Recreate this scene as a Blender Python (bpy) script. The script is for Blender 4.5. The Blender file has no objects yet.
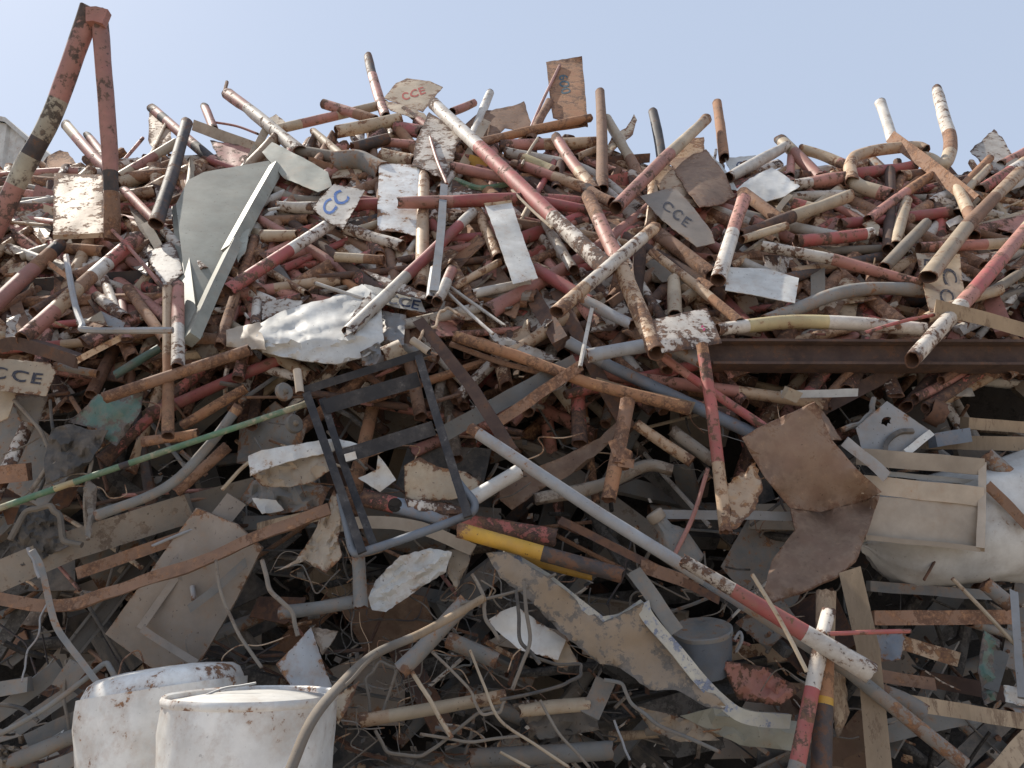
import bpy, math, random, re
from mathutils import Vector, Matrix, noise, geometry
rnd = random.Random(7)
S = bpy.context.scene
COL = S.collection
# ---------------------------------------------------------------- camera
PITCH = math.radians(10.0); F = 773.0; CAM = Vector((0, 0, 1.6))
cd = bpy.data.cameras.new('camera'); cam = bpy.data.objects.new('camera', cd); COL.objects.link(cam)
cam.location = CAM; cam.rotation_euler = (math.pi/2 + PITCH, 0, 0)
cd.sensor_fit = 'HORIZONTAL'; cd.sensor_width = 36.0; cd.lens = 36.0*F/1024.0
cd.clip_start = 0.05; cd.clip_end = 3000
S.camera = cam
# ---------------------------------------------------------------- world and sun
SUN_AZ = math.radians(-52); SUN_EL = math.radians(46)      # azimuth from +Y (view direction), negative = left
w = bpy.data.worlds.new('World'); S.world = w; w.use_nodes = True
nt = w.node_tree; nt.nodes.clear()
out = nt.nodes.new('ShaderNodeOutputWorld'); bg = nt.nodes.new('ShaderNodeBackground')
sky = nt.nodes.new('ShaderNodeTexSky'); sky.sky_type = 'NISHITA'; sky.sun_disc = False
sky.sun_elevation = SUN_EL; sky.sun_rotation = SUN_AZ
sky.air_density = 1.0; sky.dust_density = 1.6; sky.ozone_density = 2.5; sky.altitude = 0
bg.inputs[1].default_value = 0.088
hs = nt.nodes.new('ShaderNodeHueSaturation'); hs.inputs['Saturation'].default_value = 0.8
hs.inputs['Value'].default_value = 1.0
nt.links.new(sky.outputs[0], hs.inputs['Color'])
hz = nt.nodes.new('ShaderNodeMixRGB'); hz.inputs[0].default_value = 0.8; hz.inputs[2].default_value = (3.85, 4.5, 5.7, 1)   # even milky haze of a dusty day
nt.links.new(hs.outputs[0], hz.inputs[1]); nt.links.new(hz.outputs[0], bg.inputs[0]); nt.links.new(bg.outputs[0], out.inputs[0])
sd = bpy.data.lights.new('sun', 'SUN'); sd.energy = 3.7; sd.angle = math.radians(0.5); sd.color = (1, 0.93, 0.82)
sun = bpy.data.objects.new('sun', sd); COL.objects.link(sun)
sdir = Vector((math.sin(SUN_AZ)*math.cos(SUN_EL), math.cos(SUN_AZ)*math.cos(SUN_EL), math.sin(SUN_EL)))
sun.rotation_euler = sdir.to_track_quat('Z', 'Y').to_euler(); sun.location = sdir*20
S.view_settings.view_transform = 'Standard'; S.view_settings.look = 'None'
S.view_settings.exposure = 0.76; S.view_settings.gamma = 1.0
try:
    S.cycles.max_bounces = 6; S.cycles.diffuse_bounces = 4
except Exception: pass
# ---------------------------------------------------------------- geometry of the heap: a steep lower face, a gentler upper slope
RT = Vector((1, 0, 0)); FW = Vector((0, math.cos(PITCH), math.sin(PITCH))); UP = Vector((0, -math.sin(PITCH), math.cos(PITCH)))
def DP(py):
    py = max(py, 60)
    if py < 340: return 1.0/(0.2857 + 0.00051*(py-340))
    return 1.0/(0.2857 + 0.000182*(py-340))
def P(px, py, l=0.0, d=None):
    """point of the heap face seen at this pixel; l = metres behind (+) or proud of (-) the face"""
    dd = (DP(py) if d is None else d) + l
    return CAM + dd*(FW + (px-512)/F*RT + (384-py)/F*UP)
def depth_of(p): return (p-CAM).dot(FW)
# ---------------------------------------------------------------- materials
MATS = {}
def nd(t, k, **kw):
    n = t.nodes.new(k)
    for a, b in kw.items(): setattr(n, a, b)
    return n
def paint(name, col, wear=0.3, rust=(0.15, 0.075, 0.045), rust2=(0.33, 0.17, 0.08), dust=0.35, rough=0.6, metal=0.0, stretch=None, bump=0.25, chip=1.0, pits=0.75, edge=0.11):
    m = bpy.data.materials.new(name); m.use_nodes = True
    t = m.node_tree; t.nodes.clear(); L = t.links.new
    o = nd(t, 'ShaderNodeOutputMaterial'); b = nd(t, 'ShaderNodeBsdfPrincipled'); L(b.outputs[0], o.inputs[0])
    tc = nd(t, 'ShaderNodeTexCoord'); oi = nd(t, 'ShaderNodeObjectInfo')
    mul = nd(t, 'ShaderNodeMath', operation='MULTIPLY'); mul.inputs[1].default_value = 57.0; L(oi.outputs['Random'], mul.inputs[0])
    add = nd(t, 'ShaderNodeVectorMath', operation='ADD'); L(tc.outputs['Object'], add.inputs[0]); L(mul.outputs[0], add.inputs[1])
    vec = add.outputs[0]
    if stretch:
        mp = nd(t, 'ShaderNodeMapping'); mp.inputs['Scale'].default_value = stretch; L(vec, mp.inputs[0]); vec = mp.outputs[0]
    n1 = nd(t, 'ShaderNodeTexNoise'); n1.inputs['Scale'].default_value = 10*chip; n1.inputs['Detail'].default_value = 9; n1.inputs['Roughness'].default_value = 0.68; L(vec, n1.inputs[0])
    n2 = nd(t, 'ShaderNodeTexNoise'); n2.inputs['Scale'].default_value = 34*chip; n2.inputs['Detail'].default_value = 7; n2.inputs['Roughness'].default_value = 0.7; L(vec, n2.inputs[0])
    n3 = nd(t, 'ShaderNodeTexNoise'); n3.inputs['Scale'].default_value = 4.5; n3.inputs['Detail'].default_value = 9; n3.inputs['Roughness'].default_value = 0.62; L(vec, n3.inputs[0])
    # chip mask = weighted noise above a threshold that differs a little per object
    mx = nd(t, 'ShaderNodeMath', operation='MULTIPLY_ADD'); mx.inputs[1].default_value = 0.55; L(n1.outputs[0], mx.inputs[0])
    m2 = nd(t, 'ShaderNodeMath', operation='MULTIPLY'); m2.inputs[1].default_value = 0.45; L(n2.outputs[0], m2.inputs[0]); L(m2.outputs[0], mx.inputs[2])
    thr = nd(t, 'ShaderNodeMapRange'); thr.inputs['To Min'].default_value = -0.035; thr.inputs['To Max'].default_value = 0.035; L(oi.outputs['Random'], thr.inputs['Value'])
    ad = nd(t, 'ShaderNodeMath', operation='ADD'); L(mx.outputs[0], ad.inputs[0]); L(thr.outputs[0], ad.inputs[1])
    at = nd(t, 'ShaderNodeAttribute'); at.attribute_name = 'edge_wear'; ew = nd(t, 'ShaderNodeMath', operation='MULTIPLY_ADD'); ew.inputs[1].default_value = edge
    L(at.outputs['Fac'], ew.inputs[0]); L(ad.outputs[0], ew.inputs[2]); ad = ew
    c = 0.515 + (0.5-wear)*0.30
    mr = nd(t, 'ShaderNodeMapRange'); mr.inputs['From Min'].default_value = c-0.010; mr.inputs['From Max'].default_value = c+0.022; L(ad.outputs[0], mr.inputs['Value'])
    halo = nd(t, 'ShaderNodeMapRange'); halo.inputs['From Min'].default_value = c-0.10; halo.inputs['From Max'].default_value = c+0.01; halo.inputs['To Max'].default_value = 0.55; L(ad.outputs[0], halo.inputs['Value'])
    # rust colour
    rr = nd(t, 'ShaderNodeValToRGB'); rr.color_ramp.elements[0].position = 0.36; rr.color_ramp.elements[1].position = 0.68
    rr.color_ramp.elements[0].color = (*[x*0.55 for x in rust], 1); rr.color_ramp.elements[1].color = (*rust2, 1)
    e = rr.color_ramp.elements.new(0.5); e.color = (*rust, 1); L(n2.outputs[0], rr.inputs[0])
    # paint colour with slow fading
    pc = nd(t, 'ShaderNodeValToRGB'); pc.color_ramp.elements[0].position = 0.3; pc.color_ramp.elements[1].position = 0.72
    pc.color_ramp.elements[0].color = (*[x*0.62 for x in col], 1); pc.color_ramp.elements[1].color = (*[min(1, x*1.12+0.01) for x in col], 1); L(n3.outputs[0], pc.inputs[0])
    stain = nd(t, 'ShaderNodeMixRGB'); stain.inputs[2].default_value = (*[0.5*(a+b_) for a, b_ in zip(rust2, col)], 1); L(halo.outputs[0], stain.inputs[0]); L(pc.outputs[0], stain.inputs[1])
    m1 = nd(t, 'ShaderNodeMixRGB'); L(mr.outputs[0], m1.inputs[0]); L(stain.outputs[0], m1.inputs[1]); L(rr.outputs[0], m1.inputs[2])
    # small dark pits
    n5 = nd(t, 'ShaderNodeTexNoise'); n5.inputs['Scale'].default_value = 75*chip; n5.inputs['Detail'].default_value = 3; L(vec, n5.inputs[0])
    pt = nd(t, 'ShaderNodeMapRange'); pt.inputs['From Min'].default_value = 0.68; pt.inputs['From Max'].default_value = 0.72; pt.inputs['To Max'].default_value = pits; L(n5.outputs[0], pt.inputs['Value'])
    m4 = nd(t, 'ShaderNodeMixRGB'); m4.inputs[2].default_value = (*[x*0.35 for x in rust], 1); L(pt.outputs[0], m4.inputs[0]); L(m1.outputs[0], m4.inputs[1]); m1 = m4
    # grime and settled dust
    gm = nd(t, 'ShaderNodeMapRange'); gm.inputs['From Min'].default_value = 0.42; gm.inputs['From Max'].default_value = 0.75; gm.inputs['To Max'].default_value = dust; L(n1.outputs[0], gm.inputs['Value'])
    kk = nd(t, 'ShaderNodeMath', operation='MULTIPLY_ADD'); kk.inputs[1].default_value = -0.7; kk.inputs[2].default_value = 1.0; L(mr.outputs[0], kk.inputs[0]); gk = nd(t, 'ShaderNodeMath', operation='MULTIPLY'); L(gm.outputs[0], gk.inputs[0]); L(kk.outputs[0], gk.inputs[1]); gm = gk
    m3 = nd(t, 'ShaderNodeMixRGB'); m3.inputs[2].default_value = (0.27, 0.205, 0.145, 1); L(gm.outputs[0], m3.inputs[0]); L(m1.outputs[0], m3.inputs[1])
    hv = nd(t, 'ShaderNodeHueSaturation'); vr = nd(t, 'ShaderNodeMapRange'); vr.inputs['To Min'].default_value = 0.78; vr.inputs['To Max'].default_value = 1.18
    L(oi.outputs['Random'], vr.inputs['Value']); L(vr.outputs[0], hv.inputs['Value']); L(m3.outputs[0], hv.inputs['Color'])
    L(hv.outputs[0], b.inputs['Base Color'])
    rg = nd(t, 'ShaderNodeMapRange'); rg.inputs['To Min'].default_value = rough; rg.inputs['To Max'].default_value = 0.9; L(mr.outputs[0], rg.inputs['Value']); L(rg.outputs[0], b.inputs['Roughness'])
    b.inputs['Metallic'].default_value = metal
    bm = nd(t, 'ShaderNodeBump'); bm.inputs['Strength'].default_value = bump; bm.inputs['Distance'].default_value = 0.004
    hh = nd(t, 'ShaderNodeMath', operation='SUBTRACT'); L(n2.outputs[0], hh.inputs[0]); L(mr.outputs[0], hh.inputs[1]); L(hh.outputs[0], bm.inputs['Height']); L(bm.outputs[0], b.inputs['Normal'])
    MATS[name] = m; return m
M = {}
M['R'] = paint('red_paint', (0.40, 0.095, 0.085), 0.32, dust=0.5, rust=(0.075, 0.042, 0.032), rust2=(0.21, 0.105, 0.055))
M['r'] = paint('chipped_red_paint', (0.42, 0.11, 0.09), 0.44, dust=0.4, rust=(0.075, 0.042, 0.032), rust2=(0.21, 0.105, 0.055))
M['W'] = paint('white_paint', (0.66, 0.61, 0.54), 0.26, dust=0.45, rust=(0.075, 0.042, 0.032), rust2=(0.21, 0.105, 0.055))
M['w'] = paint('chipped_white_paint', (0.62, 0.56, 0.48), 0.36, dust=0.45, rust=(0.075, 0.042, 0.032), rust2=(0.21, 0.105, 0.055))
M['P'] = paint('faded_red_paint', (0.46, 0.20, 0.155), 0.34, dust=0.35, rust=(0.075, 0.042, 0.032), rust2=(0.21, 0.105, 0.055))
M['U'] = paint('brown_rust', (0.27, 0.155, 0.10), 0.5, dust=0.4, rust2=(0.40, 0.21, 0.11), rough=0.85)
M['O'] = paint('orange_rust', (0.36, 0.17, 0.085), 0.45, rust2=(0.46, 0.25, 0.12), dust=0.35, rough=0.85)
M['p'] = paint('mottled_faded_red', (0.42, 0.195, 0.16), 0.42, rust=(0.07, 0.05, 0.045), rust2=(0.17, 0.10, 0.075), dust=0.35, chip=.7)
M['m'] = paint('mottled_olive_white', (0.42, 0.38, 0.29), 0.46, rust=(0.07, 0.06, 0.05), rust2=(0.16, 0.12, 0.09), dust=0.35, chip=.7)
M['K'] = paint('dark_steel', (0.05, 0.042, 0.042), 0.35, rust2=(0.11, 0.06, 0.04), dust=0.22, rough=0.7)
M['B'] = paint('dark_brown_rust', (0.095, 0.055, 0.042), 0.45, rust2=(0.17, 0.085, 0.05), dust=0.2, rough=0.85)
M['G'] = paint('galvanised_grey', (0.33, 0.33, 0.33), 0.14, dust=0.35, rough=0.55, metal=0.1)
M['g'] = paint('dusty_grey', (0.22, 0.215, 0.20), 0.22, dust=0.6, rough=0.8)
M['L'] = paint('bluish_grey_paint', (0.20, 0.23, 0.27), 0.2, dust=0.3)
M['Y'] = paint('yellow_paint', (0.58, 0.32, 0.035), 0.16, dust=0.25)
M['y'] = paint('faded_yellow_paint', (0.52, 0.42, 0.22), 0.25, dust=0.35)
M['T'] = paint('tan_dusty_paint', (0.52, 0.41, 0.28), 0.25, dust=0.4)
M['t'] = paint('rusty_tan_paint', (0.52, 0.37, 0.24), 0.42, dust=0.35, rust2=(0.38, 0.2, 0.09))
M['N'] = paint('green_paint', (0.10, 0.20, 0.11), 0.3, dust=0.35, rust=(0.3, 0.27, 0.18), rust2=(0.4, 0.37, 0.25))
M['A'] = paint('teal_paint', (0.085, 0.17, 0.135), 0.36, dust=0.5, rust=(0.12, 0.10, 0.09), rust2=(0.2, 0.16, 0.13))
M['S'] = paint('grey_green_sheet', (0.33, 0.325, 0.265), 0.05, dust=0.25, edge=0.02, bump=0.1)
M['C'] = paint('brown_rust_sheet', (0.20, 0.12, 0.078), 0.25, rust2=(0.3, 0.2, 0.13), dust=0.45, rough=0.75, bump=0.12)
M['E'] = paint('beige_enamel', (0.45, 0.365, 0.275), 0.05, dust=0.45, pits=0, edge=0.03, bump=0.08)
M['F'] = paint('white_enamel', (0.80, 0.78, 0.73), 0.10, dust=0.25, rough=0.45, bump=0.12, chip=0.8, pits=0)
M['d'] = paint('taupe_board', (0.31, 0.255, 0.205), 0.15, dust=0.4, bump=0.1)
M['q'] = paint('tan_scraped_metal', (0.30, 0.22, 0.145), 0.33, rust=(0.12, 0.11, 0.10), rust2=(0.2, 0.17, 0.14), dust=0.4, bump=0.15, chip=0.8)
M['f'] = paint('rust_spotted_enamel', (0.80, 0.78, 0.73), 0.19, dust=0.35, rough=0.5, bump=0.15, pits=0.3)
M['D'] = paint('dusty_board', (0.24, 0.205, 0.165), 0.3, rust=(0.11, 0.08, 0.06), rust2=(0.24, 0.18, 0.13), dust=0.6, rough=0.9)
M['H'] = paint('weathered_wood', (0.40, 0.29, 0.185), 0.4, rust=(0.2, 0.13, 0.08), rust2=(0.38, 0.28, 0.18), dust=0.4, rough=0.9, stretch=(2.2, 2.2, 0.35))
M['X'] = paint('black_scuffed_paint', (0.032, 0.032, 0.036), 0.28, rust=(0.05, 0.048, 0.046), rust2=(0.14, 0.13, 0.125), dust=0.1, rough=0.9)
M['V'] = paint('pale_sheet', (0.64, 0.62, 0.57), 0.08, dust=0.3, edge=0.05, rust=(0.25, 0.2, 0.15), bump=0.1)
M['v'] = paint('beige_fabric', (0.44, 0.36, 0.27), 0.15, dust=0.4, rough=0.95)
M['Z'] = paint('dark_rubber', (0.07, 0.065, 0.06), 0.2, rust=(0.12, 0.10, 0.09), rust2=(0.17, 0.15, 0.13), dust=0.6, rough=0.8)
M['J'] = paint('gap_shade_dirt', (0.035, 0.029, 0.025), 0.5, rust=(0.02, 0.016, 0.013), rust2=(0.05, 0.04, 0.03), dust=0.05, rough=1.0, bump=0.8)  # near-black: the shade of deep gaps is put into the dirt colour
M['gr'] = paint('pale_dusty_ground', (0.40, 0.335, 0.26), 0.2, rust=(0.34, 0.28, 0.21), rust2=(0.5, 0.43, 0.34), dust=0.3, rough=0.95, chip=0.15)
M['b'] = paint('blue_white_flaked_paint', (0.46, 0.42, 0.33), 0.30, rust=(0.13, 0.15, 0.20), rust2=(0.22, 0.24, 0.30), dust=0.3, chip=1.4)
def ink(name, col):
    """hand-painted letters, scuffed through in places"""
    m = bpy.data.materials.new(name); m.use_nodes = True; t = m.node_tree
    b = t.nodes['Principled BSDF']; n = nd(t, 'ShaderNodeTexNoise'); n.inputs['Scale'].default_value = 90; n.inputs['Detail'].default_value = 6
    tc = nd(t, 'ShaderNodeTexCoord'); t.links.new(tc.outputs['Object'], n.inputs[0])
    r = nd(t, 'ShaderNodeValToRGB'); r.color_ramp.elements[0].position = 0.35; r.color_ramp.elements[1].position = 0.8
    r.color_ramp.elements[0].color = (*col, 1); r.color_ramp.elements[1].color = (*[min(1, c*1.5+0.03) for c in col], 1)
    t.links.new(n.outputs[0], r.inputs[0]); t.links.new(r.outputs[0], b.inputs['Base Color']); b.inputs['Roughness'].default_value = 0.8
    a = nd(t, 'ShaderNodeMapRange'); a.inputs['From Min'].default_value = 0.57; a.inputs['From Max'].default_value = 0.66; a.inputs['To Min'].default_value = 1; a.inputs['To Max'].default_value = 0.15
    t.links.new(n.outputs[0], a.inputs['Value']); t.links.new(a.outputs[0], b.inputs['Alpha'])
    return m
M['k'] = paint('painted_shade_grime', (0.12, 0.11, 0.098), 0.5, rust=(0.05, 0.045, 0.04), rust2=(0.12, 0.105, 0.09), dust=0.15, rough=1.0)  # grime darkened to carry the shade of the lower gaps in its colour
INK = {'blue': ink('blue_lettering_paint', (0.02, 0.10, 0.32)), 'black': ink('black_lettering_paint', (0.03, 0.03, 0.04)),
       'navy': ink('navy_lettering_paint', (0.02, 0.035, 0.09)), 'red': ink('red_lettering_paint', (0.38, 0.07, 0.05)), 'teal': ink('teal_lettering_paint', (0.05, 0.085, 0.10)),
       'pink': ink('magenta_marking_paint', (0.42, 0.06, 0.14))}
WORDS = {'R': 'red', 'r': 'chipped red', 'W': 'white', 'w': 'chipped white', 'P': 'faded red', 'p': 'faded red', 'm': 'olive white', 'U': 'brown rusty', 'O': 'orange rusty', 'K': 'dark', 'B': 'dark brown',
         'G': 'light grey', 'g': 'dusty grey', 'L': 'bluish grey', 'Y': 'yellow', 'y': 'pale yellow', 'T': 'tan', 't': 'rusty tan', 'N': 'green', 'A': 'teal', 'S': 'grey green',
         'C': 'brown', 'E': 'beige', 'F': 'white', 'f': 'white', 'd': 'taupe', 'q': 'tan', 'D': 'dusty brown', 'H': 'weathered', 'X': 'black', 'V': 'pale', 'v': 'beige', 'Z': 'dark', 'J': 'dark', 'k': 'shade-painted dark brown', 'b': 'blue and white'}
# ---------------------------------------------------------------- object helpers
class MB:
    def __init__(s): s.v = []; s.f = []; s.m = []; s.mats = []; s.sm = []; s.ea = []
    def mi(s, key):
        if key not in s.mats: s.mats.append(key)
        return s.mats.index(key)
    def add(s, v, f, mk, smooth=True, ea=None):
        o = len(s.v); s.v += [Vector(x) for x in v]; s.ea += list(ea) if ea else [0.0]*len(v)
        for i, q in enumerate(f):
            s.f.append([a+o for a in q]); k = mk[i] if isinstance(mk, list) else mk
            s.m.append(s.mi(k)); s.sm.append(smooth)
    def build(s, name, parent=None, origin=None, angle=40):
        if origin is None:
            origin = sum(s.v, Vector())/max(1, len(s.v))
        me = bpy.data.meshes.new(name); me.from_pydata([tuple(x-origin) for x in s.v], [], s.f); 
        for k in s.mats: me.materials.append(INK[k] if k in INK else M[k])
        me.polygons.foreach_set('material_index', s.m); me.polygons.foreach_set('use_smooth', s.sm)
        at = me.attributes.new('edge_wear', 'FLOAT', 'POINT'); at.data.foreach_set('value', s.ea)
        me.update()
        try: me.set_sharp_from_angle(angle=math.radians(angle))
        except Exception: pass
        o = bpy.data.objects.new(name, me); COL.objects.link(o)
        if parent is not None:
            o.parent = parent; o.location = origin - parent.location
        else: o.location = origin
        return o
def catmull(pts, n=6):
    if len(pts) < 3: return pts
    q = [pts[0]*2-pts[1]] + pts + [pts[-1]*2-pts[-2]]; o = []
    for i in range(1, len(q)-2):
        for k in range(n):
            t = k/n; a, b, c, d = q[i-1], q[i], q[i+1], q[i+2]
            o.append(0.5*((2*b)+(c-a)*t+(2*a-5*b+4*c-d)*t*t+(-a+3*b-3*c+d)*t**3))
    o.append(pts[-1]); return o
def frames(pts, up=None):
    out = []; prev = None
    for i, p in enumerate(pts):
        t = (pts[min(i+1, len(pts)-1)]-pts[max(i-1, 0)])
        if t.length < 1e-9: t = Vector((0, 0, 1))
        t.normalize()
        if prev is None:
            u = (up if up is not None else (CAM-p))
            n = u - t*u.dot(t)
            if n.length < 1e-4: n = Vector((0, 0, 1)) - t*t.z
            if n.length < 1e-4: n = Vector((1, 0, 0))
        else: n = prev - t*prev.dot(t)
        n.normalize(); b = t.cross(n); out.append((t, n, b)); prev = n
    return out
def bands_parse(s):
    r = []; tot = 0
    for c, n in re.findall(r'([A-Za-z])([\d.]*)', s):
        x = float(n) if n else 1.0; r.append([c, x]); tot += x
    acc = 0; o = []
    for c, x in r: acc += x/tot; o.append((c, acc))
    return o
CRUSH = [0.0]
def tube(mb, pts, rad, bands='U', seg=12, hollow=True, seed=0, wob=0.05, dent=True, straight_n=7, bend=0.006, taper=None):
    """hollow tube with an inner wall along 3D points; rad in metres"""
    rg = random.Random(seed); bs = bands_parse(bands)
    if len(pts) == 2:
        a, b = pts; L = (b-a).length; k = Vector((rg.uniform(-1, 1), rg.uniform(-1, 1), rg.uniform(-1, 1)))*L*bend
        path = [a.lerp(b, i/straight_n)+k*math.sin(math.pi*i/straight_n) for i in range(straight_n+1)]
    else: path = pts
    ln = [0]
    for i in range(1, len(path)): ln.append(ln[-1]+(path[i]-path[i-1]).length)
    tot = max(ln[-1], 1e-6); ts = [x/tot for x in ln]
    for e in (rad*1.2/tot, 1-rad*1.2/tot):        # rings close to the ends, where paint wears first
        if 0.02 < e < 0.98:
            j = max(i for i in range(len(ts)) if ts[i] <= e)
            if e-ts[j] > 5e-3 and ts[j+1]-e > 5e-3: path.insert(j+1, path[j].lerp(path[j+1], (e-ts[j])/(ts[j+1]-ts[j]))); ts.insert(j+1, e)
    # insert rings at band borders
    for c, e in bs[:-1]:
        j = max(i for i in range(len(ts)) if ts[i] <= e)
        if j < len(ts)-1 and e-ts[j] > 1e-3 and ts[j+1]-e > 1e-3:
            k = (e-ts[j])/(ts[j+1]-ts[j]); path.insert(j+1, path[j].lerp(path[j+1], k)); ts.insert(j+1, e)
    fr = frames(path); n = len(path); V = []; Fc = []; MK = []
    ph = rg.uniform(0, 99); dents = [(rg.random(), rg.uniform(0, 6.28), rg.uniform(.08, .3)) for _ in range(2)] if dent else []
    sq0, sq1 = (rg.uniform(.84, 1) if rg.random() >= CRUSH[0] else rg.uniform(.5, .8)), (rg.uniform(.84, 1) if rg.random() >= CRUSH[0] else rg.uniform(.5, .8)); qa = rg.uniform(0, 3.14)
    jag = [rg.uniform(-1, 1)*rad*0.16 for _ in range(2*seg)]
    def ring(i, r, inner):
        p, (t, nn, bb) = path[i], fr[i]; o = []
        e0 = max(0, 1-ts[i]*tot/(rad*5)); e1 = max(0, 1-(1-ts[i])*tot/(rad*5))
        sq = 1-(1-sq0)*e0-(1-sq1)*e1 if dent else 1
        rr0 = r*(taper[0]+(taper[1]-taper[0])*ts[i]) if taper else r
        for k in range(seg):
            a = 2*math.pi*k/seg; x, y = math.cos(a), math.sin(a)
            q = rr0*(1+wob*noise.noise(Vector((ts[i]*tot*6+ph, x, y))))
            for dt, da, dd in dents:
                g = math.exp(-((ts[i]-dt)*tot/(rad*2.2))**2)*max(0, math.cos(a-da))**3; q -= rr0*dd*g
            u, v = q*math.cos(a-qa)*sq, q*math.sin(a-qa)*(2-sq if sq < 1 else 1)
            x2, y2 = u*math.cos(qa)-v*math.sin(qa), u*math.sin(qa)+v*math.cos(qa)
            s = 0
            if dent and i == 0: s = jag[k]
            if dent and i == n-1: s = jag[seg+k]
            o.append(p+nn*x2+bb*y2+t*s)
        return o
    for i in range(n): V += ring(i, rad, False)
    def bk(i):
        mid = (ts[i]+ts[i+1])/2
        for c, e in bs:
            if mid <= e+1e-6: return c
        return bs[-1][0]
    for i in range(n-1):
        for k in range(seg):
            k2 = (k+1) % seg; Fc.append([i*seg+k, i*seg+k2, (i+1)*seg+k2, (i+1)*seg+k]); MK.append(bk(i))
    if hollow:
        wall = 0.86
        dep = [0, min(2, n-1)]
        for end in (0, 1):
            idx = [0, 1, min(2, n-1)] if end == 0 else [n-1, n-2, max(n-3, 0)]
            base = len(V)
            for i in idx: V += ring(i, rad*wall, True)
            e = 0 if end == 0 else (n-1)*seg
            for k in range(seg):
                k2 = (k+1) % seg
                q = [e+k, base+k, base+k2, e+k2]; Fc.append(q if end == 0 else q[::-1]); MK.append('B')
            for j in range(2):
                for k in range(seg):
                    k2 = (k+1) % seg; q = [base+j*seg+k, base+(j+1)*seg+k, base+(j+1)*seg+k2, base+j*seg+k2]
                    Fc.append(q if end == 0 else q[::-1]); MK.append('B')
            # a near-black plug closes the bore some way in
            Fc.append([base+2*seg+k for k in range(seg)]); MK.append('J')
    else:
        Fc.append(list(range(seg))[::-1]); MK.append(bk(0)); Fc.append([(n-1)*seg+k for k in range(seg)]); MK.append(bk(n-2))
    EA = []
    for i in range(n):
        dd = min(ts[i], 1-ts[i])*tot; EA += [math.exp(-dd/(rad*1.3))]*seg
    EA += [1.0]*(len(V)-len(EA))
    mb.add(V, Fc, MK, ea=EA)
def profile_sweep(mb, pts, prof, mk, up=None, roll=0.0, seed=0, wob=0.0, capcut=0.0, scale=None):
    """sweep a closed 2D profile (x along the face normal, y across) along points"""
    rg = random.Random(seed); fr = frames(pts, up); n = len(pts); m = len(prof); V = []; Fc = []
    c, s = math.cos(roll), math.sin(roll)
    for i, p in enumerate(pts):
        t, nn, bb = fr[i]; k = scale[i] if scale else 1.0
        for (x, y) in prof:
            X, Y = (x*c-y*s)*k, (x*s+y*c)*k
            q = p+nn*X+bb*Y
            if i in (0, n-1): q = q+t*rg.uniform(-1, 1)*capcut
            if wob: q = q+Vector((noise.noise(q*9), noise.noise(q*9+Vector((5, 5, 5))), noise.noise(q*9+Vector((9, 1, 3)))))*wob
            V.append(q)
    for i in range(n-1):
        for k in range(m):
            k2 = (k+1) % m; Fc.append([i*m+k, i*m+k2, (i+1)*m+k2, (i+1)*m+k])
    V3 = [Vector((x, y, 0)) for x, y in prof]
    tr = geometry.tessellate_polygon([V3])
    for a, b, d in tr:
        Fc.append([a, b, d]); Fc.append([(n-1)*m+d, (n-1)*m+b, (n-1)*m+a])
    mb.add(V, Fc, mk, smooth=False)
def lerp_path(pts, n):
    if len(pts) == 2: return [pts[0].lerp(pts[1], i/n) for i in range(n+1)]
    return pts
REG = []          # (object, cx, cy, colour words, noun, posture, span in px, width px, fixed label, group)
def reg(o, cx, cy, cw, noun, post, span, wpx, label, cat, group=None):
    o['category'] = cat
    if group: o['group'] = group
    REG.append([o, cx, cy, cw, noun, post, span, wpx, label])
def posture(a, b):
    dx, dy = b[0]-a[0], b[1]-a[1]; ang = math.degrees(math.atan2(abs(dy), abs(dx)+1e-6))
    if ang < 14: return 'lying level'
    if ang > 72: return 'standing upright'
    s = (dx > 0) == (dy > 0)
    if ang > 50: return 'leaning steeply ' + ('leftward' if s else 'rightward')
    return 'sloping down ' + ('rightwards' if s else 'leftwards')
def bandwords(b):
    seen = []
    for c, _ in bands_parse(b):
        x = WORDS[c]
        if x not in seen: seen.append(x)
    if len(seen) == 1: return seen[0]
    return seen[0].split()[-1] + ' and ' + seen[1].split()[-1] if seen[0].split()[-1] != seen[1].split()[-1] else seen[0]
def to3(pts, l, d=None):
    n = len(pts)
    if isinstance(l, (int, float)): ls = [l]*n
    elif len(l) == n: ls = list(l)
    else: ls = [l[0]+(l[-1]-l[0])*i/(n-1) for i in range(n)]
    return [P(x, y, q, d) for (x, y), q in zip(pts, ls)]
def pxr(wpx, pts3):
    return wpx*sum(depth_of(p) for p in pts3)/len(pts3)/F/2
SEED = [0]
def pipe(pts, wpx, bands='U', l=0.0, label=None, name='scrap_pipe', cat='pipe', group='scrap pipes heaped on the pile', d=None, curve=True, parent=None, noun='pipe', hollow=True, wob=0.05, seg=14, taper=None, bend=0.006):
    SEED[0] += 1; p3 = to3(pts, l, d); r = pxr(wpx, p3)
    if len(p3) > 2: p3 = catmull(p3, 6) if curve else p3
    mb = MB(); tube(mb, p3, r, bands, seg=seg, seed=SEED[0], hollow=hollow, wob=wob, taper=taper, bend=bend)
    o = mb.build(name, parent)
    if parent is None:
        a, b = pts[0], pts[-1]
        reg(o, sum(p[0] for p in pts)/len(pts), sum(p[1] for p in pts)/len(pts), bandwords(bands), ('bent ' if len(pts) > 2 else '')+noun, posture(a, b), math.dist(a, b), wpx, label, cat, group)
    return o
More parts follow.
